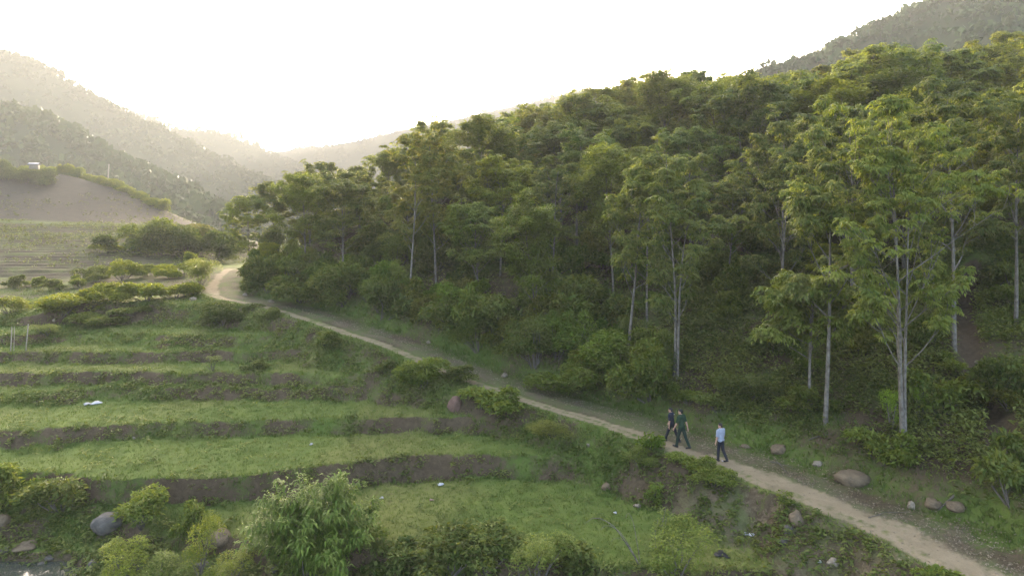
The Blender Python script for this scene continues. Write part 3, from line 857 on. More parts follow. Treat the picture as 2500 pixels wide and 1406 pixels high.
nt("fork", 1065, 700, 300, "forked tree right of the pale-trunked tree under the sun", OG, 4.4)
nt(0, 608, 690, 470, "spreading umbrella tree at the left end of the wood, beside the bend", LG, .5, Y=63.5, wide=1.1)
nt(3, 668, 690, 440, "thin tree with open crown, second from the left end of the wood", MG, 1.5, Y=66)
nt(5, 720, 690, 415, "thin tree with open crown, third from the left end of the wood", MG, 2.5, Y=68)
nt(1, 790, 700, 388, "taller dense tree, fourth from the left end of the wood", MG, 3.3, Y=70)

# canopy line read off the photograph, used only to keep tree heights plausible on the ridge
sil_x = [520, 560, 650, 720, 790, 840, 900, 960, 1010, 1070, 1120, 1220, 1260, 1400, 1500, 1640, 1760, 1830, 1900, 2000, 2100, 2250, 2340, 2420, 2500, 2700]
sil_y = [560, 482, 445, 415, 388, 415, 378, 335, 305, 282, 296, 268, 250, 222, 188, 152, 172, 168, 178, 168, 120, 90, 100, 88, 62, 30]
marks = [(600, "the umbrella tree"), (790, "the taller dense tree"), (1000, "the pale sunward trunk"), (1200, "the forked tree"), (1362, "the big rounded bush"),
         (1530, "the slender pale tree"), (1650, "the twin-stemmed tree"), (1760, "the walker in light blue"), (1905, "the thin forked tree"), (2015, "the smooth grey trunk"),
         (2205, "the thick trunk"), (2330, "the bare trail"), (2480, "the right edge")]
tone_word = {}
_seen = {}
def wood_label(kind, px, row):
    """which landmark it stands behind, how far up the slope, and its order among its like"""
    m = min(marks, key=lambda q: abs(q[0] - px)); off = px - m[0]
    side = "behind" if abs(off) < 25 else ("just left of" if off < 0 else "just right of")
    base = "%s %s, %s %s" % (kind, row, side, m[1])
    k = _seen.get(base, 0); _seen[base] = k + 1
    lab = base if k == 0 else base + [", next up", ", third up", ", topmost"][min(k, 3) - 1]
    if len(lab.split()) > 16: lab = lab.replace("just ", "")
    return lab if len(lab.split()) <= 16 else lab.replace("undergrowth ", "").replace("up among the trees", "among the trees")
cand = []
r_ = random.Random(19)
pts = list(near_xy)
tries = 0
while tries < 9000 and len(cand) < 270:
    tries += 1
    Y = 24 + 116 * r_.random() ** .8; px = r_.uniform(480, 2700); X = px2x(px, Y)
    d = float(bil(GD, X, Y))
    if d < 5.5 or d > 85 or X > 75: continue
    if d < 9 and r_.random() < .55: continue
    if Y < 42 and px > 1500 and d < 14: continue
    if bil(GTM, X, Y) > .05: continue
    if abs(px - 2385) < 55 and Y < 44: continue
    sp = 3.4 + .018 * Y
    if any((X - a) ** 2 + (Y - b) ** 2 < sp * sp for a, b in pts): continue
    pts.append((X, Y)); cand.append((X, Y, px, d))
for X, Y, px, d in sorted(cand, key=lambda c: c[1]):
    z = ground_z(X, Y)
    h = r_.uniform(8.0, 13.5)
    if d < 11: h *= .8
    if d > 28 and r_.random() < .6: h = 15.5
    lim = py2z(np.interp(px, sil_x, sil_y) + r_.uniform(-8, 22), Y) + ZC
    if z + h > lim: h = lim - z
    if h < 4.2: continue
    if h < 6.5 and r_.random() < .4: continue
    zone = 3 if px > 2250 else (0 if d < 16 else (2 if d > 42 or Y > 95 else 1))
    warm = max(0, 1 - abs(px - 1050) / 420) * (1 if Y > 50 else 0)
    tone, tw = r_.choice([(MG, "green"), (MG, "green"), (LG, "light green"), (DG, "dark green"), ((1.3, 1.25, .75), "yellowish"), ((.88, 1.0, .9), "deep green"), ((1.1, 1.2, .9), "fresh green"), (OG, "olive")])
    lab = wood_label(("tall " if h > 10.8 else "short " if h < 7.5 else "") + tw + " tree", px, ["low on the slope", "halfway upslope", "on the ridge line", "in the dark right wood"][zone])
    grp = ["trees on the lower slope", "trees in the middle of the wood", "trees along the ridge line", "trees in the dark wood at right"][zone]
    hi = Y < 42
    if hi:
        k = r_.choice(["slim", "slim2", "fork"]); pr = near_protos[k]; s = h / PROTO_H[k]
    else:
        i = r_.randrange(len(wood_protos)); pr = wood_protos[i]; s = h / WOOD_H[i]
    put_tree(pr, (X, Y, z), s, lab, grp, tone, None, r_.uniform(1.0, 1.3) * (1.15 if h < 7 else 1))
# a few bright yellow-green trees
for px, pb, pt_, lab in ((1530, 700, 292, "bright yellow-green tree standing out in the middle of the wood"), (2020, 720, 590, "small bright yellow-green tree left of the thick multi-stemmed trunk"),
                         (655, 668, 590, "small yellow-leaved tree under the open crowns at the left end of the wood")):
    if pt_ == 292:
        Yk = 66; x = px2x(px, Yk); z = ground_z(x, Yk); put_tree(wood_protos[4], (x, Yk, z), (py2z(pt_, Yk) + ZC - z) / WOOD_H[4], lab, None, (1.5, 1.35, .7), .2)
    else:
        p = ground_at(px, pb); put_tree(near_protos["young"], p, (py2z(pt_, p.y) + ZC - p.z) / PROTO_H["young"], lab, None, (1.7, 1.5, .5) if px < 1000 else (1.6, 1.5, .55), .2)

# ------------------------------------------------------------------ shrubs placed one by one
S = shrub_px
# foreground, left to right
shrub_px(770, 1408, 330, 275, "big feathery bush with long drooping leaves in the centre foreground", kind="arch", col=(1.0, 1.18, .8), name="feathery_bush", cat="bush")
S(25, 1235, 140, 130, "leafy bush at the left edge above the pale rock", col=LG)
S(150, 1250, 130, 105, "bush between the left edge and the big grey boulder", col=MG)
S(345, 1288, 120, 112, "rounded green bush just right of the big grey boulder", col=LG)
S(470, 1310, 90, 85, "small bush on the bare bank left of the feathery bush", col=LG)
S(290, 1440, 110, 105, "yellow-green weedy shrub beside the stream", kind="weed", col=YG)
S(485, 1420, 90, 150, "tall thin yellow-green weed left of the feathery bush", kind="weed", col=YG)
S(400, 1440, 130, 80, "low weeds at the bottom edge between the two yellow-green weeds", kind="weed", col=LG)
S(560, 1432, 110, 90, "yellow-green shrub at the foot of the feathery bush", kind="weed", col=YG)
S(965, 1428, 150, 105, "dark leafy shrub right of the feathery bush at the bottom edge", col=DG)
S(1080, 1420, 170, 140, "leafy shrub over the dark hollow at the bottom edge", col=MG)
S(1190, 1405, 150, 120, "shrub with pale leaf tips right of the dark hollow", col=MG)
S(1310, 1432, 150, 135, "shrub clump at the bottom edge in the middle of the picture", kind="weed", col=LG)
S(1420, 1440, 160, 130, "low shrub at the bottom edge left of the bare arching branch", col=MG)
S(1640, 1440, 160, 150, "weedy shrub under the thin sapling at the bottom edge", kind="weed", col=LG)
S(1600, 1225, 50, 50, "small bright plant at the foot of the track bank, below the walkers", col=(1.2, 1.35, 1.0))
S(880, 1330, 120, 80, "bush at the near edge of the lowest terrace, touching the feathery bush", col=LG)
S(2290, 1420, 90, 50, "leafy tuft at the lower edge of the track, bottom right", col=LG)
S(1915, 1232, 46, 36, "tuft of leaves at the track edge above the round boulder", col=LG)
# bank of the track
S(1040, 945, 130, 75, "leafy bush on the track bank above the reddish boulder", col=LG)
S(1185, 1010, 130, 75, "leafy bush just right of the reddish boulder", col=LG)
S(1110, 930, 90, 45, "low creeper between track and reddish boulder", col=MG)
S(1590, 1095, 60, 50, "bright green tuft at the track edge left of the walkers", col=(1.2, 1.4, .8))
S(1680, 1150, 100, 45, "bright creeper on the bank below the two dark-clothed walkers", col=LG)
S(1740, 1185, 90, 50, "creeper on the bank below the walker in light blue", col=LG)
S(1560, 1140, 90, 45, "low weeds midway down the bank left of the walkers", kind="weed", col=LG)
S(1350, 1065, 120, 45, "low weeds at the right end of the long middle terrace", kind="weed", col=OG)
S(790, 840, 80, 38, "dark bush where the upper terrace meets the track", col=MG)
S(545, 795, 130, 70, "dark rounded bush on the bank below the bend of the track", col=DG)
S(660, 780, 70, 30, "small bush on the bank right of the dark rounded bush", col=MG)
S(620, 905, 60, 28, "small shrub on the edge of the second terrace", col=MG)
S(520, 905, 44, 36, "thin weed standing on the second terrace edge", kind="weed", col=LG)
S(935, 905, 46, 32, "small shrub at the right end of the second terrace", col=MG)
# bushes round the bend and the upper terraces
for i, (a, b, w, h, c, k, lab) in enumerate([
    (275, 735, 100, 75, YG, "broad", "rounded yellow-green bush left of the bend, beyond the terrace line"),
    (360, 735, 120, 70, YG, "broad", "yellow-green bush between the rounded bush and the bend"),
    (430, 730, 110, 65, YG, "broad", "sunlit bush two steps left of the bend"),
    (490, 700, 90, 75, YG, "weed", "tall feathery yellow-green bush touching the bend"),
    (470, 668, 60, 45, LG, "broad", "bush behind the feathery one at the bend"),
    (150, 775, 160, 60, YG, "broad", "wide yellow-green bush on the terrace bank at left"),
    (240, 790, 120, 50, LG, "broad", "bush right of the wide yellow-green bush on the terrace bank"),
    (25, 765, 90, 50, YG, "broad", "yellow-green bush at the left edge above the poles"),
    (115, 820, 70, 30, YG, "weed", "low weeds right of the two poles"),
    (330, 770, 100, 36, LG, "broad", "low shrub in the middle of the terrace bank"),
    (30, 702, 54, 34, MG, "broad", "small bush at the left edge below the crop field"),
    (85, 700, 46, 28, LG, "broad", "small bush below the crop field, second from the left edge"),
    (140, 706, 58, 30, MG, "broad", "small bush below the crop field, third from the left edge"),
    (195, 703, 50, 34, LG, "broad", "small bush below the crop field, fourth from the left edge"),
    (232, 690, 44, 26, MG, "broad", "small bush below the right end of the crop rows"),
]): S(a, b, w, h, lab, kind=k, col=c)
for a, b, w, h, c, k, lab in [
    (390, 640, 120, 105, LG, "broad", "tall rounded bush standing in the hollow beyond the crop field"),
    (320, 655, 110, 75, DG, "broad", "dark bush left of the tall rounded bush in the hollow"),
    (260, 655, 60, 36, YG, "broad", "small bright bush at the right end of the crop rows"),
    (455, 650, 120, 95, DG, "broad", "dark bush right of the tall rounded bush in the hollow"),
    (525, 640, 90, 85, DG, "broad", "dark bush behind the crest of the track"),
    (480, 600, 120, 60, OG, "broad", "brownish bush on the low rise behind the hollow"),
    (560, 615, 60, 50, MG, "broad", "bush between the low rise and the first trees of the wood")]:
    p = ground_at(a, b)
    Yk = min(max(p.y, 92), 112); x = px2x(a, Yk)
    put_shrub((x, Yk, ground_z(x, Yk)), w / F * Yk, h / F * Yk, lab, None, k, c, "bush", "bush")
def ordinal(n):
    w = ["first", "second", "third", "fourth", "fifth", "sixth", "seventh", "eighth", "ninth", "tenth", "eleventh", "twelfth", "thirteenth", "fourteenth", "fifteenth", "sixteenth", "seventeenth", "eighteenth", "nineteenth", "twentieth"]
    return w[n - 1] if n <= 20 else "twenty-" + w[n - 21]
for a, Yk, w, h, c, lab in [(300, 68, 70, 58, YG, "yellow-green bush behind the first row of bushes left of the bend"), (365, 70, 80, 50, LG, "light green bush behind the first row, nearer the bend"),
                            (425, 69, 80, 56, YG, "yellow-green bush just left of the crest of the track"), (475, 72, 60, 60, LG, "bush on the left shoulder of the track's crest"), (235, 70, 70, 40, MG, "green bush behind the first row, far left of the bend")]:
    x = px2x(a, Yk); put_shrub((x, Yk, ground_z(x, Yk) - .05), w / F * Yk, h / F * Yk, lab, None, "broad", c)
# hedge of bushes along the crest of the ploughed slope
hr = random.Random(8)
for k, px in enumerate(range(-10, 405, 17)):
    Yk = 171 - max(0, px - 180) * .075; x = px2x(px + hr.uniform(-5, 5), Yk)
    put_shrub((x, Yk, ground_z(x, Yk) - .2), hr.uniform(2.6, 4.6), hr.uniform(2.2, 4.4) * (1 if px < 250 else .75), "bush in the hedge on the ploughed crest, %s from the left" % ordinal(k + 1),
              "hedge on the ploughed slope", "broad", YG if hr.random() < .7 else LG, "hedge_bush", "bush")
for k, (px, py) in enumerate([(5, 440), (35, 425), (62, 412), (20, 400), (55, 385), (95, 395), (5, 470), (110, 402)]):
    Yk = 160 - 2 * (k % 3); x = px2x(px, Yk); 
    put_shrub((x, Yk, ground_z(x, Yk) - .3), hr.uniform(3.4, 4.6), hr.uniform(3.5, 5.5), "dark bush by the farm hut, %s from the left" % ordinal(sorted([5, 35, 62, 20, 55, 95, 6, 110]).index(px if k != 6 else 6) + 1), "dark bushes by the hut", "broad", DG, "bush", "bush")
# hillside foot: distinct bushes
S(1362, 800, 150, 150, "big rounded green bush at the foot of the wood, centre", col=LG)
S(1480, 905, 170, 120, "bright green bush behind the pale stone beside the track", col=(1.15, 1.3, .85))
S(1420, 950, 170, 70, "low green bush along the track right of the pale stone", col=LG)
S(1560, 930, 150, 100, "bright green bush around the foot of the slender pale tree", col=LG)
S(1300, 880, 150, 110, "broad bush left of the bright green bush", col=MG)
S(1200, 830, 160, 120, "leafy bush above the track, under the forked trees", col=MG)
S(1110, 810, 140, 110, "bush above the small white stone", col=MG)
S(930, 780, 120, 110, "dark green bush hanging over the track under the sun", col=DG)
S(840, 745, 130, 120, "rounded bush at the wood edge left of the sunlit trunk", col=MG)
S(740, 735, 140, 110, "bush at the wood edge between bend and sun", col=MG)
S(660, 715, 120, 100, "bush at the wood edge just right of the bend", col=MG)
S(610, 705, 80, 80, "bush at the right shoulder of the bend", col=MG)
S(2140, 1130, 130, 95, "leafy bush around the foot of the thick multi-stemmed tree", col=LG)
S(2175, 1060, 60, 100, "bright fresh-leaved sapling left of the thick trunk", kind="weed", col=(1.4, 1.7, .7), name="sapling", cat="sapling")
S(2250, 1030, 50, 100, "bright fresh-leaved sapling right of the thick trunk", kind="weed", col=(1.2, 1.5, .7), name="sapling", cat="sapling")
S(2300, 1010, 150, 120, "pale leafy bush between the thick trunk and the bare trail", col=LG)
S(2470, 1230, 170, 170, "large bush at the right edge above the track", col=MG)
S(2470, 1000, 120, 150, "bush at the right edge beside the bare trail", col=DG)
S(1760, 1010, 110, 60, "low bush on the slope behind the walker in light blue", col=MG)
S(1980, 1000, 130, 70, "bush around the foot of the smooth grey trunk", col=LG)
S(1680, 985, 80, 50, "weedy bush just behind the two dark-clothed walkers", col=LG)
S(1830, 985, 140, 80, "dense bush on the slope above the small outcrop", col=MG)
# undergrowth of the slope, bush by bush
ur = random.Random(23); n_u = 0; used = []
for k in range(900):
    if len(used) >= 66: break
    Y = ur.uniform(35, 63); px = ur.uniform(560, 1640); X = px2x(px, Y); d = float(bil(GD, X, Y))
    if d < 3.4 or d > 7.5 or any((X - a) ** 2 + (Y - b) ** 2 < 1.7 for a, b in used): continue
    used.append((X, Y)); W = ur.uniform(1.5, 3.0)
    tone, tw = ur.choice([(MG, "green"), (LG, "light green"), ((1.1, 1.28, .8), "fresh green"), ((.85, .95, .8), "dark green"), (OG, "olive")])
    put_shrub((X, Y, ground_z(X, Y) - .08), W, W * ur.uniform(.8, 1.35), wood_label(("large " if W > 2.4 else "") + tw + " bush", px, "lining the track"), "bushes lining the hill side of the track",
              "broad" if ur.random() < .7 else "weed", tone, "trackside_bush", "bush")
n_u = 0
while n_u < 190:
    Y = 26 + 64 * ur.random() ** 1.1; px = ur.uniform(560, 2620); X = px2x(px, Y)
    d = float(bil(GD, X, Y))
    if d < 4.6 or d > 48: continue
    if bil(GTM, X, Y) > .02 or (px > 1700 and d < 6.5) or (abs(px - 2395) < 42 and Y < 40): continue
    if any((X - a) ** 2 + (Y - b) ** 2 < 2.4 for a, b in used): continue
    used.append((X, Y)); n_u += 1
    W = ur.uniform(1.3, 3.2) * (1.5 if px < 1500 else 1.0); z = ground_z(X, Y)
    side = "right" if px > 1750 else ("middle" if px > 1100 else "left")
    tone, tw = ur.choice([(MG, "green"), (LG, "light green"), (DG, "dark green"), ((.95, 1.12, .8), "fresh green"), (OG, "olive")])
    lab = wood_label(("large " if W > 2.8 else "small " if W < 1.5 else "") + tw + " bush", px, "by the track" if d < 7 else ("low on the slope" if d < 16 else "up among the trees"))
    put_shrub((X, Y, z - .08), W, W * ur.uniform(.6, 1.1), lab, "undergrowth bushes at the " + side, "broad" if ur.random() < .75 else "weed", tone, "undergrowth_bush", "bush")

# ------------------------------------------------------------------ ground cover: grass, weeds, litter
def tuft_template(seed, n=4, L=.16, spread=.08, w=.024):
    r = np.random.default_rng(seed); V = []; t = []
    for k in range(n):
        a = r.random() * 6.28; b = r.normal(size=2) * spread; e = .5 + .9 * r.random(); l = L * (.6 + .7 * r.random())
        dx, dy = math.cos(a), math.sin(a)
        V += [(b[0] - dy * w, b[1] + dx * w, -.02), (b[0] + dy * w, b[1] - dx * w, -.02), (b[0] + dx * math.cos(e) * l, b[1] + dy * math.cos(e) * l, math.sin(e) * l)]
        t += [r.uniform(.2, .8)] * 3
    return np.array(V), np.arange(n * 3).reshape(-1, 3), np.array(t)
def sprig_template(seed, n=9, L=.16, H=.3):
    r = np.random.default_rng(seed); V = []; t = []
    for k in range(n):
        q = orient(leaf_quad(L * r.uniform(.6, 1.3), L * .42, .15, .3), r.random() * 6.28, r.uniform(-.3, .8), r.uniform(-.5, .5))
        V.append(q + np.array([r.normal() * .09, r.normal() * .09, H * r.random()])); t += [r.uniform(.1, .9)] * 4
    return np.concatenate(V), np.arange(n * 4).reshape(-1, 4), np.array(t)

def sample_ground(n, ymin, ymax, pmin, pmax, seed, power=1.0):
    r = np.random.default_rng(seed)
    # even over the ground, with more where it is near
    Y = ymin + (ymax - ymin) * r.random(n) ** power; px = r.uniform(pmin, pmax, n)
    X = px2x(px, Y)
    h, d, sl, so, pa, li, dr, fi, tm = [bil(A, X, Y) for A in (HZ, GD, slope, SO, PA, LI, DR, FI, GTM)]
    return X, Y, h, d, sl, so, pa, li, dr, fi, tm, r

X, Y, h, d, sl, so, pa, li, dr, fi, tm, r = sample_ground(170000, 20, 66, -80, 2560, 41)
keep = (d < -.95) & (r.random(len(X)) > so * 1.1 - .1) & (pa < .3) & ((sl > .2) | (r.random(len(X)) < .6))
keep |= (d > 2.2) & (d < 6) & (r.random(len(X)) > so * 1.1)
X, Y, h, dr, sl = X[keep], Y[keep], h[keep], dr[keep], sl[keep]
T = (fbm(X * .3, Y * .3, 3) - .5) * .9 + (fbm(X * 1.6, Y * 1.6, 2) - .5) * .8 + dr * .5 + r.normal(size=len(X)) * .15
me = scatter("grass", [tuft_template(k) for k in range(8)], np.stack([X, Y, h], -1), (.55 + .8 * r.random(len(X))) * (.75 + Y / 140) * (.6 + .5 * sstep(.1, .4, sl)), r.random(len(X)) * 6.28, T, M_GRASS)
tag(link("grass", me, M_GRASS), "short green grass on the terraces and banks", "grass", kind="stuff")

X, Y, h, d, sl, so, pa, li, dr, fi, tm, r = sample_ground(46000, 21, 66, -80, 2500, 42)
keep = (d < -1.2) & ((sl > .25) | (h < ZC - 12.3) | (r.random(len(X)) < .06)) & (fbm(X * .6, Y * .6, 3) > .40)
X, Y, h = X[keep], Y[keep], h[keep]
me = scatter("weeds", [sprig_template(k, 8, .16, .22) for k in range(8)], np.stack([X, Y, h - .02], -1), .6 + .9 * r.random(len(X)), r.random(len(X)) * 6.28,
             (fbm(X * .3 + 5, Y * .3, 2) - .5) * 1.2, M_SHRUB)
tag(link("weeds", me, M_SHRUB), "low leafy weeds covering the terrace risers and the track bank", "weeds", kind="stuff")

X, Y, h, d, sl, so, pa, li, dr, fi, tm, r = sample_ground(33000, 21, 110, 480, 2620, 43, 1.35)
dens = sstep(2.6, 5.5, d) * sstep(.30, .50, fbm(X * .28 + 2, Y * .28, 3))
keep = (d > 3.2) & (tm < .1) & (r.random(len(X)) < dens)
X, Y, h, d = X[keep], Y[keep], h[keep], d[keep]
Xb, Yb, hb, db, *_r = sample_ground(17000, 25, 50, 1620, 2580, 47)
kb = (db > 2.9) & (_r[-2] < .1) & (np.random.default_rng(2).random(len(Xb)) < .75 * sstep(2.8, 5.5, db) * sstep(.28, .42, fbm(Xb * .4 + 12, Yb * .4, 3)))
X = np.concatenate([X, Xb[kb]]); Y = np.concatenate([Y, Yb[kb]]); h = np.concatenate([h, hb[kb]])
me = scatter("undergrowth", [sprig_template(20 + k, 8, .15, .45) for k in range(8)], np.stack([X, Y, h - .05], -1), (.7 + 1.0 * r.random(len(X))) * (.8 + Y / 120), r.random(len(X)) * 6.28,
             (fbm(X * .2 + 5, Y * .2, 2) - .5) * 1.3, M_SHRUB)
tag(link("undergrowth", me, M_SHRUB), "low undergrowth covering the floor of the wood", "undergrowth", kind="stuff")

X, Y, h, d, sl, so, pa, li, dr, fi, tm, r = sample_ground(90000, 20, 52, 700, 2560, 44)
keep = ((d > .7) & (d < 5.5) & (r.random(len(X)) < .22 * li + .04)) | ((d < -.8) & (d > -3) & (r.random(len(X)) < .03))
X, Y, h = X[keep], Y[keep], h[keep]
lt = []
for k in range(6):
    rr = random.Random(k); V = []
    for q in range(3):
        V.append(orient(leaf_quad(rr.uniform(.06, .13), rr.uniform(.03, .06), .5, .3), rr.uniform(0, 6.28), rr.uniform(-.1, .4), rr.uniform(-.5, .5)) + np.array([rr.uniform(-.2, .2), rr.uniform(-.2, .2), .015]))
    lt.append((np.concatenate(V), np.arange(12).reshape(-1, 4), np.repeat([rr.random() for _ in range(3)], 4)))
me = scatter("leaf_litter", lt, np.stack([X, Y, h], -1), np.full(len(X), 1.0), r.random(len(X)) * 6.28, r.normal(size=len(X)) * .2, M_LITTER)
tag(link("leaf_litter", me, M_LITTER), "dry fallen leaves strewn along the hill side of the track", "fallen leaves", kind="stuff")

rs = np.random.default_rng(48); Xs = rs.uniform(-125, -70, 1500); Ys = rs.uniform(131, 168, 1500)
ks = (fbm(Xs * .1, Ys * .25, 3) > .5) & (Xs / Ys > -.80)
Xs, Ys = Xs[ks], Ys[ks]
me = scatter("slope_weeds", [sprig_template(80 + k, 5, .30, .30) for k in range(5)], np.stack([Xs, Ys, bil(HZ, Xs, Ys) - .03], -1), .5 + .9 * rs.random(len(Xs)), rs.random(len(Xs)) * 6.28, rs.normal(size=len(Xs)) * .2 - .2, M_SHRUB)
tag(link("slope_weeds", me, M_SHRUB), "scattered weeds on the bare ploughed slope", "weeds", kind="stuff")

X, Y, h, d, sl, so, pa, li, dr, fi, tm, r = sample_ground(9000, 20, 50, 900, 2560, 49)
kp = (d > -1.3) & (d < 3.4) & (r.random(len(X)) < .5)
X, Y, h = X[kp], Y[kp], h[kp]
oc = np.array([(1, 0, 0), (-1, 0, 0), (0, 1, 0), (0, -1, 0), (0, 0, .7), (0, 0, -.7)]) * .5; ot = np.array([(0, 2, 4), (2, 1, 4), (1, 3, 4), (3, 0, 4), (2, 0, 5), (1, 2, 5), (3, 1, 5), (0, 3, 5)])
pb = [(oc * np.array([1, .6 + .1 * k, .6]), ot, np.full(6, .2 + .12 * k)) for k in range(5)]
me = scatter("pebbles", pb, np.stack([X, Y, h + .005], -1), .03 + .10 * r.random(len(X)) ** 3, r.random(len(X)) * 6.28, r.normal(size=len(X)) * .15, M_LITTER)
tag(link("pebbles", me, M_LITTER), "loose pebbles on the track and its verge", "pebbles", kind="stuff")

# crop rows on the far field
r = np.random.default_rng(45); PP = []
for yr in np.arange(78.0, 129.0, 2.4):
    n = 480; X = np.sort(r.uniform(-105, -34, n)); Yk = yr + .9 - .03 * X - 1.5 * fbm(X * .05, X * 0 + yr * .05, 2) - 1.6
    keep = r.random(n) < sstep(.3, .55, fbm(X * .09, Yk * .12, 3)) * (.35 + .65 * sstep(84, 118, Yk))
    PP.append(np.stack([X, Yk], -1)[keep])
PP = np.concatenate(PP); dd_, _ = path_dist(PP[:, 0], PP[:, 1]); PP = PP[dd_ < -8]
hz = bil(HZ, PP[:, 0], PP[:, 1])
me = scatter("crop_rows", [sprig_template(60 + k, 4, .26, .32) for k in range(6)], np.stack([PP[:, 0], PP[:, 1], hz - .05], -1), .7 + .8 * r.random(len(PP)), r.random(len(PP)) * 6.28, r.normal(size=len(PP)) * .2, M_SHRUB)
tag(link("crop_rows", me, M_SHRUB), "rows of young crops on the far ploughed field", "crops", kind="stuff")

# ------------------------------------------------------------------ rocks
def rock_mesh(seed, flat=.7, pointy=0.0):
    import bmesh
    bm = bmesh.new(); bmesh.ops.create_icosphere(bm, subdivisions=3, radius=1.0)
    r = random.Random(seed); ox = r.uniform(0, 50)
    cuts = [(Vector((r.uniform(-1, 1), r.uniform(-1, 1), r.uniform(-.4, 1))).normalized(), r.uniform(.62, .85)) for _ in range(6)]
    for v in bm.verts:
        c = v.co.copy()
        for nrm, dist in cuts:
            k = c.dot(nrm) - dist
            if k > 0: c -= nrm * k * .8
        n = float(fbm(c.x * 1.3 + ox, c.y * 1.3 + c.z * 1.7, 3)) - .5
        n2 = float(fbm(c.x * 4 + ox, c.y * 4 + c.z * 5, 2)) - .5
        c *= 1 + n * .5 + n2 * .24
        if pointy: c.z *= 1 + pointy * max(0, 1 - math.hypot(c.x, c.y))
        c.z *= flat
        v.co = c
    me = bpy.data.meshes.new("rock"); bm.to_mesh(me); bm.free()
    me.polygons.foreach_set("use_smooth", np.ones(len(me.polygons), dtype=bool))
    return me
RED = (.62, .40, .32, 1); PALE = (.95, .84, .66, 1); GREY = (.42, .40, .36, 1); TAN = (.58, .46, .30, 1)
rocks = [
    (250, 1300, 92, 58, GREY, 1, "big grey faceted boulder in the left foreground", "boulder"),
    (2, 1292, 44, 48, TAN, 2, "pale rounded boulder cut by the left edge", "boulder"),
    (52, 1345, 66, 22, TAN, 3, "flat pale slab beside the stream", "rock"),
    (8, 1350, 30, 16, GREY, 4, "small flat stone at the left edge beside the slab", "stone"),
    (220, 1390, 34, 30, GREY, 5, "dark grey pointed rock at the bottom edge beside the stream", "rock"),
    (340, 1392, 24, 18, GREY, 6, "small grey rock behind the yellow-green weedy shrub", "rock"),
    (490, 1396, 60, 26, GREY, 7, "bluish grey rock behind the tall thin weed", "rock"),
    (385, 1404, 28, 14, PALE, 8, "small pale stone at the bottom edge left of the tall thin weed", "stone"),
    (670, 1396, 28, 20, GREY, 9, "grey rock at the foot of the feathery bush", "rock"),
    (530, 1345, 70, 40, TAN, 10, "earthy rock in the bare bank left of the feathery bush", "rock"),
    (1480, 1196, 32, 24, TAN, 11, "rounded tan boulder at the foot of the track bank", "boulder"),
    (1556, 1240, 24, 15, PALE, 12, "small pale rock on the lowest terrace", "rock"),
    (1950, 1278, 50, 44, TAN, 13, "round reddish-tan boulder stuck in the bank below the track", "boulder"),
    (1932, 1304, 38, 28, GREY, 14, "smooth grey boulder just below the round tan one", "boulder"),
    (1915, 1328, 30, 16, GREY, 15, "half-buried grey rock under the smooth grey boulder", "rock"),
    (2098, 1318, 30, 16, TAN, 16, "flat slab jutting from the track edge", "rock"),
    (2040, 1384, 36, 26, PALE, 17, "pale lump of rock at the foot of the bank, bottom right", "rock"),
    (2090, 1185, 96, 54, TAN, 18, "large mossy tan boulder at the hill side of the track", "boulder"),
    (2000, 1138, 30, 16, PALE, 19, "pale stone left of the large mossy boulder", "stone"),
    (1905, 1105, 52, 26, TAN, 20, "eroded earthy rock on the cut bank behind the walker in light blue", "rock"),
    (1822, 1094, 30, 14, TAN, 21, "flat stone on the bank right of the walker in light blue", "stone"),
    (1112, 1002, 46, 44, RED, 22, "reddish brown boulder at the end of a terrace riser", "boulder"),
    (1231, 921, 24, 14, PALE, 23, "pale stone at the hill side of the track, centre", "stone"),
    (1046, 838, 13, 9, PALE, 24, "small white stone beside the track farther off", "stone"),
    (469, 733, 22, 14, PALE, 25, "pale rock on the terrace line left of the bend", "rock"),
    (598, 722, 18, 12, PALE, 26, "pale stone at the right of the bend", "stone"),
    (660, 738, 18, 9, PALE, 27, "pale stone beside the track right of the bend", "stone"),
    (2228, 1243, 26, 26, PALE, 28, "pale pointed stone at the hill side of the track, right", "stone"),
    (2282, 1246, 46, 22, TAN, 29, "worn pale outcrop right of the pointed stone", "rock"),
    (2340, 1255, 50, 26, TAN, 30, "crumbling outcrop under the large right-edge bush", "rock"),
    (95, 1392, 30, 16, GREY, 41, "grey stone on the far bank of the stream, right end", "stone"),
    (30, 1398, 22, 12, TAN, 42, "tan stone standing in the stream", "stone"),
    (118, 1372, 26, 14, GREY, 43, "grey stone just right of the flat pale slab", "stone"),
    (1437, 1090, 14, 11, PALE, 31, "small pale stone on the bank left of the walkers", "stone"),
    (2390, 888, 20, 9, PALE, 32, "small pale stone on the bare trail", "stone"),
    (132, 787, 12, 9, PALE, 33, "small pale stone on the terrace bank right of the poles", "stone"),
    (325, 1073, 10, 8, PALE, 34, "small white stone on the third terrace riser", "stone"),
]
for px, py, w, hh, col, seed, lab, cat in rocks:
    p = ground_at(px, py); s = p.y / F
    me = rock_mesh(seed, 1.0, .25 if "pointed" in lab else 0)
    o = link("boulder" if cat == "boulder" else "rock", me, M_ROCK)
    o.scale = (w * s * .44, w * s * .40, hh * s * .50)
    o.location = (p.x, p.y + w * s * .2, ground_z(p.x, p.y + w * s * .2) + hh * s * .08); o.rotation_euler = (0, 0, seed * 1.3)
    if abs(w - hh) > 12: o.rotation_euler = (0, 0, (seed % 3 - 1) * .3)
    o.color = col
    tag(o, lab, cat)

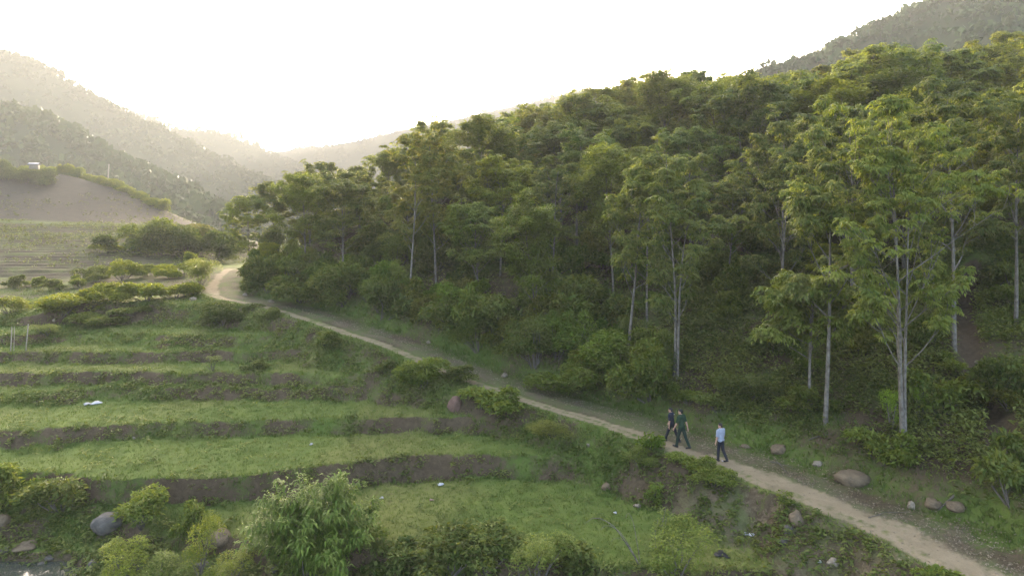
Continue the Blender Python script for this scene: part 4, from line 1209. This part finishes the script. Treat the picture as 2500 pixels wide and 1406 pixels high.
# ------------------------------------------------------------------ litter, rag, sticks, poles, hut, stream
def crumple(seed, n=7):
    r = np.random.default_rng(seed); g = np.linspace(-1, 1, n)
    gx_, gy_ = np.meshgrid(g, g)
    rad = np.maximum(np.abs(gx_), np.abs(gy_)); ang = np.arctan2(gy_, gx_); rr = rad * (1 + .25 * np.sin(ang * 3 + seed))
    x = np.cos(ang) * rr + r.normal(size=gx_.shape) * .08; y = np.sin(ang) * rr + r.normal(size=gx_.shape) * .08
    z = .35 * (1 - rad ** 2) + r.random(gx_.shape) * .45 * (1 - rad * .6)
    top = np.stack([x, y, z], -1).reshape(-1, 3); bot = top * np.array([.96, .96, 1]) - np.array([0, 0, .06])
    i, j = np.mgrid[0:n - 1, 0:n - 1]; q = np.stack([i * n + j, i * n + j + 1, (i + 1) * n + j + 1, (i + 1) * n + j], -1).reshape(-1, 4)
    b = [k for k in range(n)] + [k * n + n - 1 for k in range(1, n)] + [n * n - 1 - k for k in range(1, n)] + [(n - 1 - k) * n for k in range(1, n - 1)]
    side = np.array([(b[k], b[k - 1], b[k - 1] + n * n, b[k] + n * n) for k in range(len(b))])
    return mesh_np("scrap", np.concatenate([top, bot]), [q, q[:, ::-1] + n * n, side], False)
scraps = [
    (1075, 1184, 14, 7, (1.15, 1.15, 1.15, 1), "crumpled white scrap at the foot of the riser on the lowest terrace"),
    (1502, 1254, 9, 5, (1.1, 1.1, 1.1, 1), "tiny white scrap on the lowest terrace right of centre"),
    (1820, 1306, 13, 10, (1.0, 1.05, .95, 1), "pale leaf-shaped scrap, left of two at the foot of the earth slide"),
    (1836, 1310, 16, 9, (1.1, 1.1, 1.1, 1), "white scrap, right of two at the foot of the earth slide"),
    (760, 1087, 8, 7, (1.0, 1.0, 1.0, 1), "tiny white scrap on the long middle terrace"),
    (932, 1217, 10, 5, (.9, .88, .8, 1), "small pale scrap beside the feathery bush on the lowest terrace"),
    (235, 985, 22, 7, (1.1, 1.1, 1.1, 1), "white torn sheet lying below the left riser"),
    (212, 988, 14, 6, (.9, .9, .85, 1), "small pale sheet left of the white torn sheet"),
    (1762, 1356, 34, 12, (.03, .03, .032, 1), "black rag lying on the grass at lower right"),
    (1053, 1222, 10, 5, (.75, .5, .38, 1), "small reddish scrap in the middle of the lowest terrace"),
    (2002, 1376, 9, 10, (1, 1.05, .9, 1), "pale curled scrap on the grass at the foot of the bank"),
]
for k, (px, py, w, hh, col, lab) in enumerate(scraps):
    p = ground_at(px, py); s = p.y / F
    o = link("scrap" if "rag" not in lab else "rag", crumple(k + 1), M_SCRAP)
    o.location = (p.x, p.y, p.z + .03); o.scale = (w * s * .55, w * s * .5, hh * s * .9); o.rotation_euler = (.1, 0, k); o.color = tuple(c * .5 for c in col[:3]) + (1,)
    tag(o, lab, "rag" if "rag" in lab else "scrap")

def stick(name, pts, r0, r1, mat, label, cat, sides=6):
    mb = MB(); o0 = np.array(pts[0], float)
    tube(mb, np.array(pts, float) - o0, np.linspace(r0, r1, len(pts)), sides)
    o = link(name, mb.mesh(name, True), mat); o.location = o0
    return tag(o, label, cat)
def pole_px(px, pb, pt_, dpx, rad, label, name="pole", cat="pole", Y=None):
    p = ground_at(px, pb) if Y is None else Vector((px2x(px, Y), Y, ground_z(px2x(px, Y), Y)))
    hgt = (pb - pt_) * p.y / F; dx = dpx * p.y / F
    return stick(name, [(p.x, p.y, p.z - .3), (p.x + dx * .5 + .02, p.y, p.z + hgt * .5), (p.x + dx, p.y, p.z + hgt)], rad, rad * .75, M_WOOD, label, cat)
pole_px(25, 860, 799, 4, .04, "thin pole standing on the sandy ledge, nearest the left edge")
pole_px(33, 858, 798, 2, .025, "thinnest pole, close behind the left-edge pole")
pole_px(62, 857, 791, 7, .04, "thin leaning pole right of the two left-edge poles")
pole_px(262, 447, 392, 4, .16, "thin dark pole on the crest of the ploughed slope", Y=163)
pole_px(492, 556, 538, 4, .22, "short dark stake on the low rise left of the wood", "stake", "stake", Y=138)
pole_px(466, 552, 536, 2, .12, "thin short stake left of the dark stake", "stake", "stake", Y=140)

b0 = np.array([px2x(1565, 24.2), 24.2, ground_z(px2x(1565, 24.2), 24.2) - .1])
br = empty("bare_branch", tuple(b0))
def arc(dx, dz, n=9, sag=.35):
    t = np.linspace(0, 1, n); return np.stack([dx * t, -.25 * t, dz * np.sin(t * math.pi * .62) / math.sin(math.pi * .62) + .02 * np.sin(t * 17)], -1)
for nm, dx, dz, r0 in (("stem", -2.0, 1.75, .026), ("stem", -1.5, 1.5, .018), ("twig", -.6, 1.9, .014), ("twig", -1.1, 1.1, .012)):
    mb = MB(); tube(mb, arc(dx, dz), np.linspace(r0, .005, 9), 5); link(nm, mb.mesh(nm, True), M_BARK, br)
tag(br, "bare branch arching over the grass at the bottom edge", "branch")
sp = ground_at(1620, 1400); e = empty("sapling", (px2x(1610, 24.5), 24.5, ground_z(px2x(1610, 24.5), 24.5)))
mb = MB(); cr = MB(); rr = random.Random(4)
for k in range(5):
    a = rr.uniform(0, 6.28); H_ = rr.uniform(1.5, 2.3)
    pts_ = [np.array([.12 * math.cos(a) + .18 * t * math.cos(a * 2 + t * 3), .12 * math.sin(a) + .15 * t * math.sin(a), H_ * t - .1]) for t in np.linspace(0, 1, 7)]
    tube(mb, pts_, np.linspace(.018, .006, 7), 4)
    for j in range(14):
        t = rr.uniform(.45, 1.05); V, Q, a_ = sprig_template(90 + j % 4, 6, .13, .12)
        cr.add(V + pts_[min(6, int(t * 6))] + np.array([rr.uniform(-.15, .15), rr.uniform(-.15, .15), rr.uniform(-.1, .1)]), Q, None, a_)
link("stem", mb.mesh("stem", True), M_BARK, e); link("foliage", cr.mesh("foliage"), M_SHRUB, e).color = (1.1, 1.15, 1, 1)
tag(e, "thin many-stemmed sapling with sparse leaves at the bottom edge, right of the arching branch", "sapling")
def fallen(px0, py0, px1, py1, rad, lab):
    a = ground_at(px0, py0); b = ground_at(px1, py1)
    n = 6; pts_ = []
    for t in np.linspace(0, 1, n):
        x = a.x + (b.x - a.x) * t; y = a.y + (b.y - a.y) * t
        pts_.append((x, y, ground_z(x, y) + rad * .8 + .06 * math.sin(t * 3.1)))
    stick("fallen_stick", pts_, rad * .8, rad * .3, M_BARKD, lab, "stick", 5)
fallen(1920, 1155, 1888, 1120, .03, "fallen stick beside the track, left of the pale stone")
fallen(1880, 1128, 1950, 1150, .022, "thin fallen stick lying across the other one")
fallen(2330, 1215, 2290, 1250, .05, "weathered log under the right-hand bushes")
fallen(2120, 1265, 2220, 1250, .02, "thin dry stick along the hill side of the track")
fallen(1975, 1075, 2040, 1060, .035, "fallen branch at the foot of the smooth grey trunk")

# farm hut on the slope at left
hy = 166.0; hx = px2x(84, hy); hzv = ground_z(hx, hy)
hut = empty("farm_hut", (hx, hy, hzv), .25); hut.scale = (.55, .55, .75)
def box(mb, cx, cy_, cz, sx, sy, sz, a=.5):
    V = np.array([(x, y, z) for z in (-.5, .5) for y in (-.5, .5) for x in (-.5, .5)]) * (sx, sy, sz) + (cx, cy_, cz)
    mb.add(V, [(0, 2, 3, 1), (4, 5, 7, 6), (0, 1, 5, 4), (2, 6, 7, 3), (0, 4, 6, 2), (1, 3, 7, 5)], None, a)
top_h = min(3.0, py2z(368, hy) + ZC - hzv)
for sx in (-1.6, 1.6):
    for sy in (-1.1, 1.1):
        mb = MB(); box(mb, sx, sy, (top_h - .5) / 2, .14, .14, top_h - .5); link("post", mb.mesh("post"), M_WOOD, hut)
mb = MB(); box(mb, 0, 0, top_h - 1.35, 3.3, 2.3, 1.5); link("wall", mb.mesh("wall"), M_WOOD, hut)
for s, nm in ((-1, "roof_sheet"), (1, "roof_sheet")):
    n = 33; xs = np.linspace(-2.1, 2.1, n); mb = MB()
    zt = top_h + .0; V = []
    for k, x in enumerate(xs):
        c = .035 * math.sin(k * math.pi / 1.0 * .5 * 2)
        V += [(x, 0, zt + c + .02), (x, s * 1.75, zt - .62 + c), (x, 0, zt + c - .02), (x, s * 1.75, zt - .66 + c)]
    Q = []
    for k in range(n - 1):
        a = k * 4; b = a + 4
        Q += [(a, b, b + 1, a + 1), (a + 2, a + 3, b + 3, b + 2), (a + 1, b + 1, b + 3, a + 3), (a, a + 2, b + 2, b)]
    mb.add(np.array(V), Q); o = link(nm, mb.mesh(nm), M_SCRAP, hut); o.color = (.28, .29, .31, 1)
tag(hut, "small farm hut with pale metal roof among the bushes at far left", "hut")

# stream at the lower left
sv = []; sx_ = np.linspace(-24, -15.5, 40); sy_ = np.linspace(22.5, 27.6, 26)
XX, YY = np.meshgrid(sx_, sy_)
Zs = np.full(XX.shape, ZC - 13.28) + (fbm(XX * 3, YY * 3, 2) - .5) * .03
ii, jj = np.mgrid[0:25, 0:39]
q = np.stack([ii * 40 + jj, ii * 40 + jj + 1, (ii + 1) * 40 + jj + 1, (ii + 1) * 40 + jj], -1).reshape(-1, 4)
mW, ntw, ow = new_mat("stream_water")
pw = ntw.nodes.new("ShaderNodeBsdfPrincipled"); pw.inputs["Base Color"].default_value = (.05, .055, .04, 1); pw.inputs["Roughness"].default_value = .08
bw = ntw.nodes.new("ShaderNodeBump"); bw.inputs["Strength"].default_value = .5; ntw.links.new(noise(ntw, 3.0, 4.0), bw.inputs["Height"]); ntw.links.new(bw.outputs[0], pw.inputs["Normal"])
ntw.links.new(pw.outputs[0], ow.inputs["Surface"])
tag(link("stream", mesh_np("stream", np.stack([XX, YY, Zs], -1).reshape(-1, 3), q, True), mW), "shallow stream over stones", kind="structure")

# ------------------------------------------------------------------ people
M_SKIN = plain_mat("skin", (.36, .21, .14), (.42, .25, .17), scale=20, rough=.6)
M_HAIR = plain_mat("black_hair", (.008, .007, .006), (.02, .018, .016), scale=60, rough=.5)
M_NAVY = plain_mat("navy_cloth", (.014, .017, .027), (.022, .026, .038), scale=30, rough=.9)
M_GREENC = plain_mat("dark_green_cloth", (.011, .030, .013), (.017, .042, .019), scale=30, rough=.9)
M_GTROU = plain_mat("dark_green_trouser_cloth", (.012, .024, .015), (.017, .031, .019), scale=30, rough=.9)
M_BLUE = plain_mat("light_blue_cloth", (.21, .235, .275), (.28, .305, .345), scale=14, rough=.9)
M_BLACKC = plain_mat("black_cloth", (.010, .012, .016), (.018, .02, .026), scale=30, rough=.9)
M_SHOE = plain_mat("shoe", (.012, .012, .013), (.03, .03, .032), scale=30, rough=.5)
M_WHITE = plain_mat("white_trim", (.6, .6, .6), (.7, .7, .7), scale=30, rough=.6)

def capsule(mb, a, b, ra, rb, sx=1.0, n=10, sides=14, flat=None):
    """tapered round-ended limb; flat squashes along a direction"""
    a = np.array(a, float); b = np.array(b, float); ax = b - a; L = np.linalg.norm(ax) + 1e-6; ax /= L
    ref = np.array([0, 1, 0.001]) if abs(ax[2]) > .7 else np.array([0, 0, 1.0])
    u = np.cross(ax, ref); u /= np.linalg.norm(u); w = np.cross(ax, u)
    rings = []
    for k in range(5): th = -math.pi / 2 + k / 5 * math.pi / 2; rings.append((a + ax * ra * math.sin(th), max(1e-4, ra * math.cos(th))))
    for k in range(5): t = k / 4; rings.append((a + ax * L * t, ra + (rb - ra) * t))
    for k in range(1, 6): th = k / 5 * math.pi / 2; rings.append((b + ax * rb * math.sin(th), max(1e-4, rb * math.cos(th))))
    ang = np.arange(sides) / sides * 2 * math.pi
    V = np.concatenate([c + r * (np.cos(ang)[:, None] * u * sx + np.sin(ang)[:, None] * w * (flat or 1)) for c, r in rings])
    m = len(rings); Q = [(i * sides + k, i * sides + (k + 1) % sides, (i + 1) * sides + (k + 1) % sides, (i + 1) * sides + k) for i in range(m - 1) for k in range(sides)]
    V = np.concatenate([V, rings[0][0][None], rings[-1][0][None]]); e = len(V)
    T = [((k + 1) % sides, k, e - 2) for k in range(sides)] + [((m - 1) * sides + k, (m - 1) * sides + (k + 1) % sides, e - 1) for k in range(sides)]
    mb.add(V, Q, T)
def ellipsoid(mb, c, r, tilt=0.0):
    import bmesh
    th = np.linspace(0, math.pi, 13); ph = np.arange(16) / 16 * 2 * math.pi
    V = np.array([(math.sin(t) * math.cos(p) * r[0], math.sin(t) * math.sin(p) * r[1], math.cos(t) * r[2]) for t in th for p in ph])
    ct, st = math.cos(tilt), math.sin(tilt)
    V = np.stack([V[:, 0], V[:, 1] * ct - V[:, 2] * st, V[:, 1] * st + V[:, 2] * ct], -1) + np.array(c)
    Q = [(i * 16 + k, (i + 1) * 16 + k, (i + 1) * 16 + (k + 1) % 16, i * 16 + (k + 1) % 16) for i in range(12) for k in range(16)]
    mb.add(V, Q)
def fuse(mb, name, voxel, mat, parent, smooth=4):
    """one continuous skin over overlapping limbs"""
    o = bpy.data.objects.new(name, mb.mesh(name)); COL.objects.link(o)
    m = o.modifiers.new("fuse", 'REMESH'); m.mode = 'VOXEL'; m.voxel_size = voxel
    s = o.modifiers.new("relax", 'SMOOTH'); s.factor = .5; s.iterations = smooth
    dg = bpy.context.evaluated_depsgraph_get()
    me = bpy.data.meshes.new_from_object(o.evaluated_get(dg))
    om = o.data; bpy.data.objects.remove(o); bpy.data.meshes.remove(om)
    me.materials.clear(); me.polygons.foreach_set("use_smooth", np.ones(len(me.polygons), dtype=bool))
    return link(name, me, mat, parent)

def person(loc, heading, H, mats, pose, label, belt=False):
    """local axes: x right, y forward, z up; figure drawn at 1.70 m then scaled"""
    shirt_m, trou_m = mats
    lh, lk, rh, rk, la, le, ra, re_, turn, lean = pose      # hip, knee, shoulder, elbow angles, left then right
    V3 = lambda *a: np.array(a, float)
    pel = V3(0, 0, .92)
    def leg(s, hip, knee):
        h = V3(s * .085, 0, .90); k = h + .42 * V3(0, math.sin(hip), -math.cos(hip)); a = k + .41 * V3(0, math.sin(hip - knee), -math.cos(hip - knee))
        pitch = hip - knee
        toe = a + .17 * V3(0, math.cos(min(0, pitch) * .9), math.sin(min(0, pitch) * .9)) + V3(0, 0, -.045)
        heel = a + V3(0, -.05, -.045)
        return h, k, a, toe, heel
    L = leg(-1, lh, lk); R = leg(1, rh, rk)
    low = min(p[2] for q in (L, R) for p in q[2:]) - .04
    chest = V3(0, lean * .40, 1.30); neck = V3(0, lean * .55, 1.44); head = V3(0, lean * .62 + .015, 1.585)
    def arm(s, sh, el):
        a = V3(s * .195, lean * .48, 1.385); e = a + .28 * V3(s * .10, math.sin(sh), -math.cos(sh)); w = e + .25 * V3(s * .02, math.sin(sh + el), -math.cos(sh + el))
        return a, e, w, V3(0, math.sin(sh + el), -math.cos(sh + el))
    AL = arm(-1, la, le); AR = arm(1, ra, re_)
    root = empty("person", loc, heading); root.scale = (H / 1.70,) * 3
    off = V3(0, 0, -low)
    body = MB()
    # head with face
    ct, st_ = math.cos(turn), math.sin(turn)
    def hp(x, y, z): return head + V3(x * ct - y * st_, x * st_ + y * ct, z)
    ellipsoid(body, head, (.074, .088, .110)); ellipsoid(body, hp(0, .018, -.055), (.056, .070, .065))
    capsule(body, hp(0, .088, .012), hp(0, .104, -.022), .010, .015)            # nose
    capsule(body, hp(-.032, .078, .028), hp(.032, .078, .028), .013, .013)      # brow
    capsule(body, hp(-.018, .084, -.062), hp(.018, .084, -.062), .010, .010)    # lips
    ellipsoid(body, hp(0, .072, -.098), (.026, .022, .020))                     # chin
    for s in (-1, 1): ellipsoid(body, hp(s * .078, -.005, -.005), (.012, .024, .032))
    capsule(body, neck - V3(0, .01, .04), head + V3(0, -.012, -.05), .058, .052)
    # trunk
    capsule(body, V3(-.10, lean * .48, 1.385), V3(.10, lean * .48, 1.385), .072, .072)
    ellipsoid(body, chest, (.155, .105, .19)); ellipsoid(body, V3(0, lean * .2, 1.10), (.135, .095, .16)); ellipsoid(body, pel, (.15, .105, .13))
    for h, k, a, toe, heel in (L, R):
        capsule(body, h, k, .078, .052); capsule(body, k, k + (a - k) * .35, .052, .054); capsule(body, k + (a - k) * .35, a, .054, .036)
        capsule(body, heel, toe, .034, .028)
    for s, (a, e, w, dr_) in ((-1, AL), (1, AR)):
        capsule(body, a, e, .052, .040); capsule(body, e, e + (w - e) * .3, .040, .041); capsule(body, e + (w - e) * .3, w, .041, .027)
        # hand: palm, four fingers of unequal length curled a little, thumb from the side of the palm
        fw = np.cross(dr_, V3(s, 0, 0)); fw /= np.linalg.norm(fw)
        if fw[1] < 0: fw = -fw
        palm = w + dr_ * .045; inn = V3(-s, 0, 0)
        capsule(body, w + dr_ * .01, w + dr_ * .085, .024, .030, 1.0)
        for f, (o_, ln) in enumerate(((.028, .070), (.010, .080), (-.009, .074), (-.027, .058))):
            k0 = w + dr_ * .095 + fw * o_; k1 = k0 + dr_ * ln * .5 + inn * .008; k2 = k1 + dr_ * ln * .42 + inn * .024
            capsule(body, k0 - dr_ * .02, k1, .0095, .0088); capsule(body, k1, k2, .0088, .0078)
        t0 = w + dr_ * .035 + fw * .026; t1 = t0 + dr_ * .032 + fw * .026 + inn * .008; t2 = t1 + dr_ * .030 + fw * .006 + inn * .012
        capsule(body, t0, t1, .0115, .0105); capsule(body, t1, t2, .0105, .009)
    body.V = [v + off for v in body.V]
    fuse(body, "body", .0130, M_SKIN, root, 3)
    for s in (-1, 1):
        eb = MB(); ellipsoid(eb, hp(s * .031, .083, .008) + off, (.011, .008, .008)); link("eye", eb.mesh("eye", True), M_HAIR, root)
    hair = MB()
    ellipsoid(hair, hp(0, -.016, .030) + off, (.083, .092, .098)); ellipsoid(hair, hp(0, -.045, -.012) + off, (.076, .060, .075))
    capsule(hair, hp(-.04, .055, .088) + off, hp(.04, .055, .088) + off, .028, .028)
    fuse(hair, "hair", .010, M_HAIR, root, 2)
    sh = MB()
    capsule(sh, V3(-.125, lean * .48, 1.385) + off, V3(.125, lean * .48, 1.385) + off, .082, .082)
    ellipsoid(sh, chest + off, (.182, .128, .20)); ellipsoid(sh, V3(0, lean * .2 - .01, 1.10) + off, (.168, .122, .20)); 
    capsule(sh, V3(-.075, -.005, .95) + off, V3(.075, -.005, .95) + off, .112, .112); 
    for a, e, w, dr_ in (AL, AR): capsule(sh, a + off, a + (e - a) * .82 + off, .072, .062)
    capsule(sh, neck + V3(0, 0, -.045) + off, neck + V3(0, 0, .0) + off, .075, .066)       # collar
    fuse(sh, "shirt", .016, shirt_m, root, 5)
    tr = MB()
    ellipsoid(tr, pel + V3(0, -.008, -.03) + off, (.160, .120, .115))
    for h, k, a, toe, heel in (L, R):
        capsule(tr, h + off, k + off, .094, .072); capsule(tr, k + off, a + (a - k) * .03 + off, .072, .060)
    fuse(tr, "trousers", .016, trou_m, root, 5)
    for h, k, a, toe, heel in (L, R):
        so_ = MB(); capsule(so_, heel + off, toe + off, .043, .038); capsule(so_, heel + off + V3(0, .02, .03), heel + off + V3(0, .06, .02), .04, .04)
        fuse(so_, "shoe", .010, M_SHOE, root, 2)
    return tag(root, label, "person", "walkers on the track")

def on_path(px, py):
    p = ground_at(px, py); return p
def heading_to(p):
    i = int(np.argmin((PATH[:, 0] - p.x) ** 2 + (PATH[:, 1] - p.y) ** 2)); t = PATH[min(i + 2, len(PATH) - 1)] - PATH[i - 1]
    return math.atan2(-t[0], t[1])
pA = on_path(1640, 1080); pB = on_path(1664, 1095); pC = on_path(1760, 1127)
A = person(pA, heading_to(pA) + .15, 84 * pA.y / F, (M_NAVY, M_BLACKC), (.42, .12, -.40, .12, -.10, .15, .25, .3, .25, .08), "person in navy polo shirt and black trousers striding ahead, leftmost of three on the track")
B = person(pB, heading_to(pB), 94 * pB.y / F, (M_GREENC, M_GTROU), (.30, .10, -.34, .16, .25, .25, -.42, .12, .35, .06), "person in dark green shirt and trousers, middle of three on the track")
C = person(pC, heading_to(pC) - .1, 92 * pC.y / F, (M_BLUE, M_BLACKC), (.16, .10, -.12, .42, .05, .2, .05, .2, .45, .03), "person in light blue short-sleeved shirt and dark trousers, last of three on the track")
# pale print across the shoulders of the navy shirt
mb = MB(); box(mb, .03, -.112, 1.40, .07, .012, .014); o = link("shirt_print", mb.mesh("shirt_print"), M_WHITE, A)
mb = MB(); box(mb, .085, -.03, .03, .03, .10, .03); o = link("shoe_trim", mb.mesh("shoe_trim"), M_WHITE, C)

# ------------------------------------------------------------------ haze: pale even air round the whole valley
HB = (-1700, 1700, -200, 2050, ZC - 26, ZC + 190)
V = np.array([(x, y, z) for z in HB[4:] for y in HB[2:4] for x in HB[:2]], float)
me = mesh_np("haze", V, np.array([(0, 2, 3, 1), (4, 5, 7, 6), (0, 1, 5, 4), (2, 6, 7, 3), (0, 4, 6, 2), (1, 3, 7, 5)]))
mh, nh, oh = new_mat("haze")
pv = nh.nodes.new("ShaderNodeVolumePrincipled")
pv.inputs["Color"].default_value = (.245, .25, .245, 1)
pv.inputs["Density"].default_value = 0.00105
pv.inputs["Anisotropy"].default_value = 0.2
nh.links.new(pv.outputs[0], oh.inputs["Volume"])
tag(link("haze", me, mh), "pale evening haze filling the valley", kind="stuff")
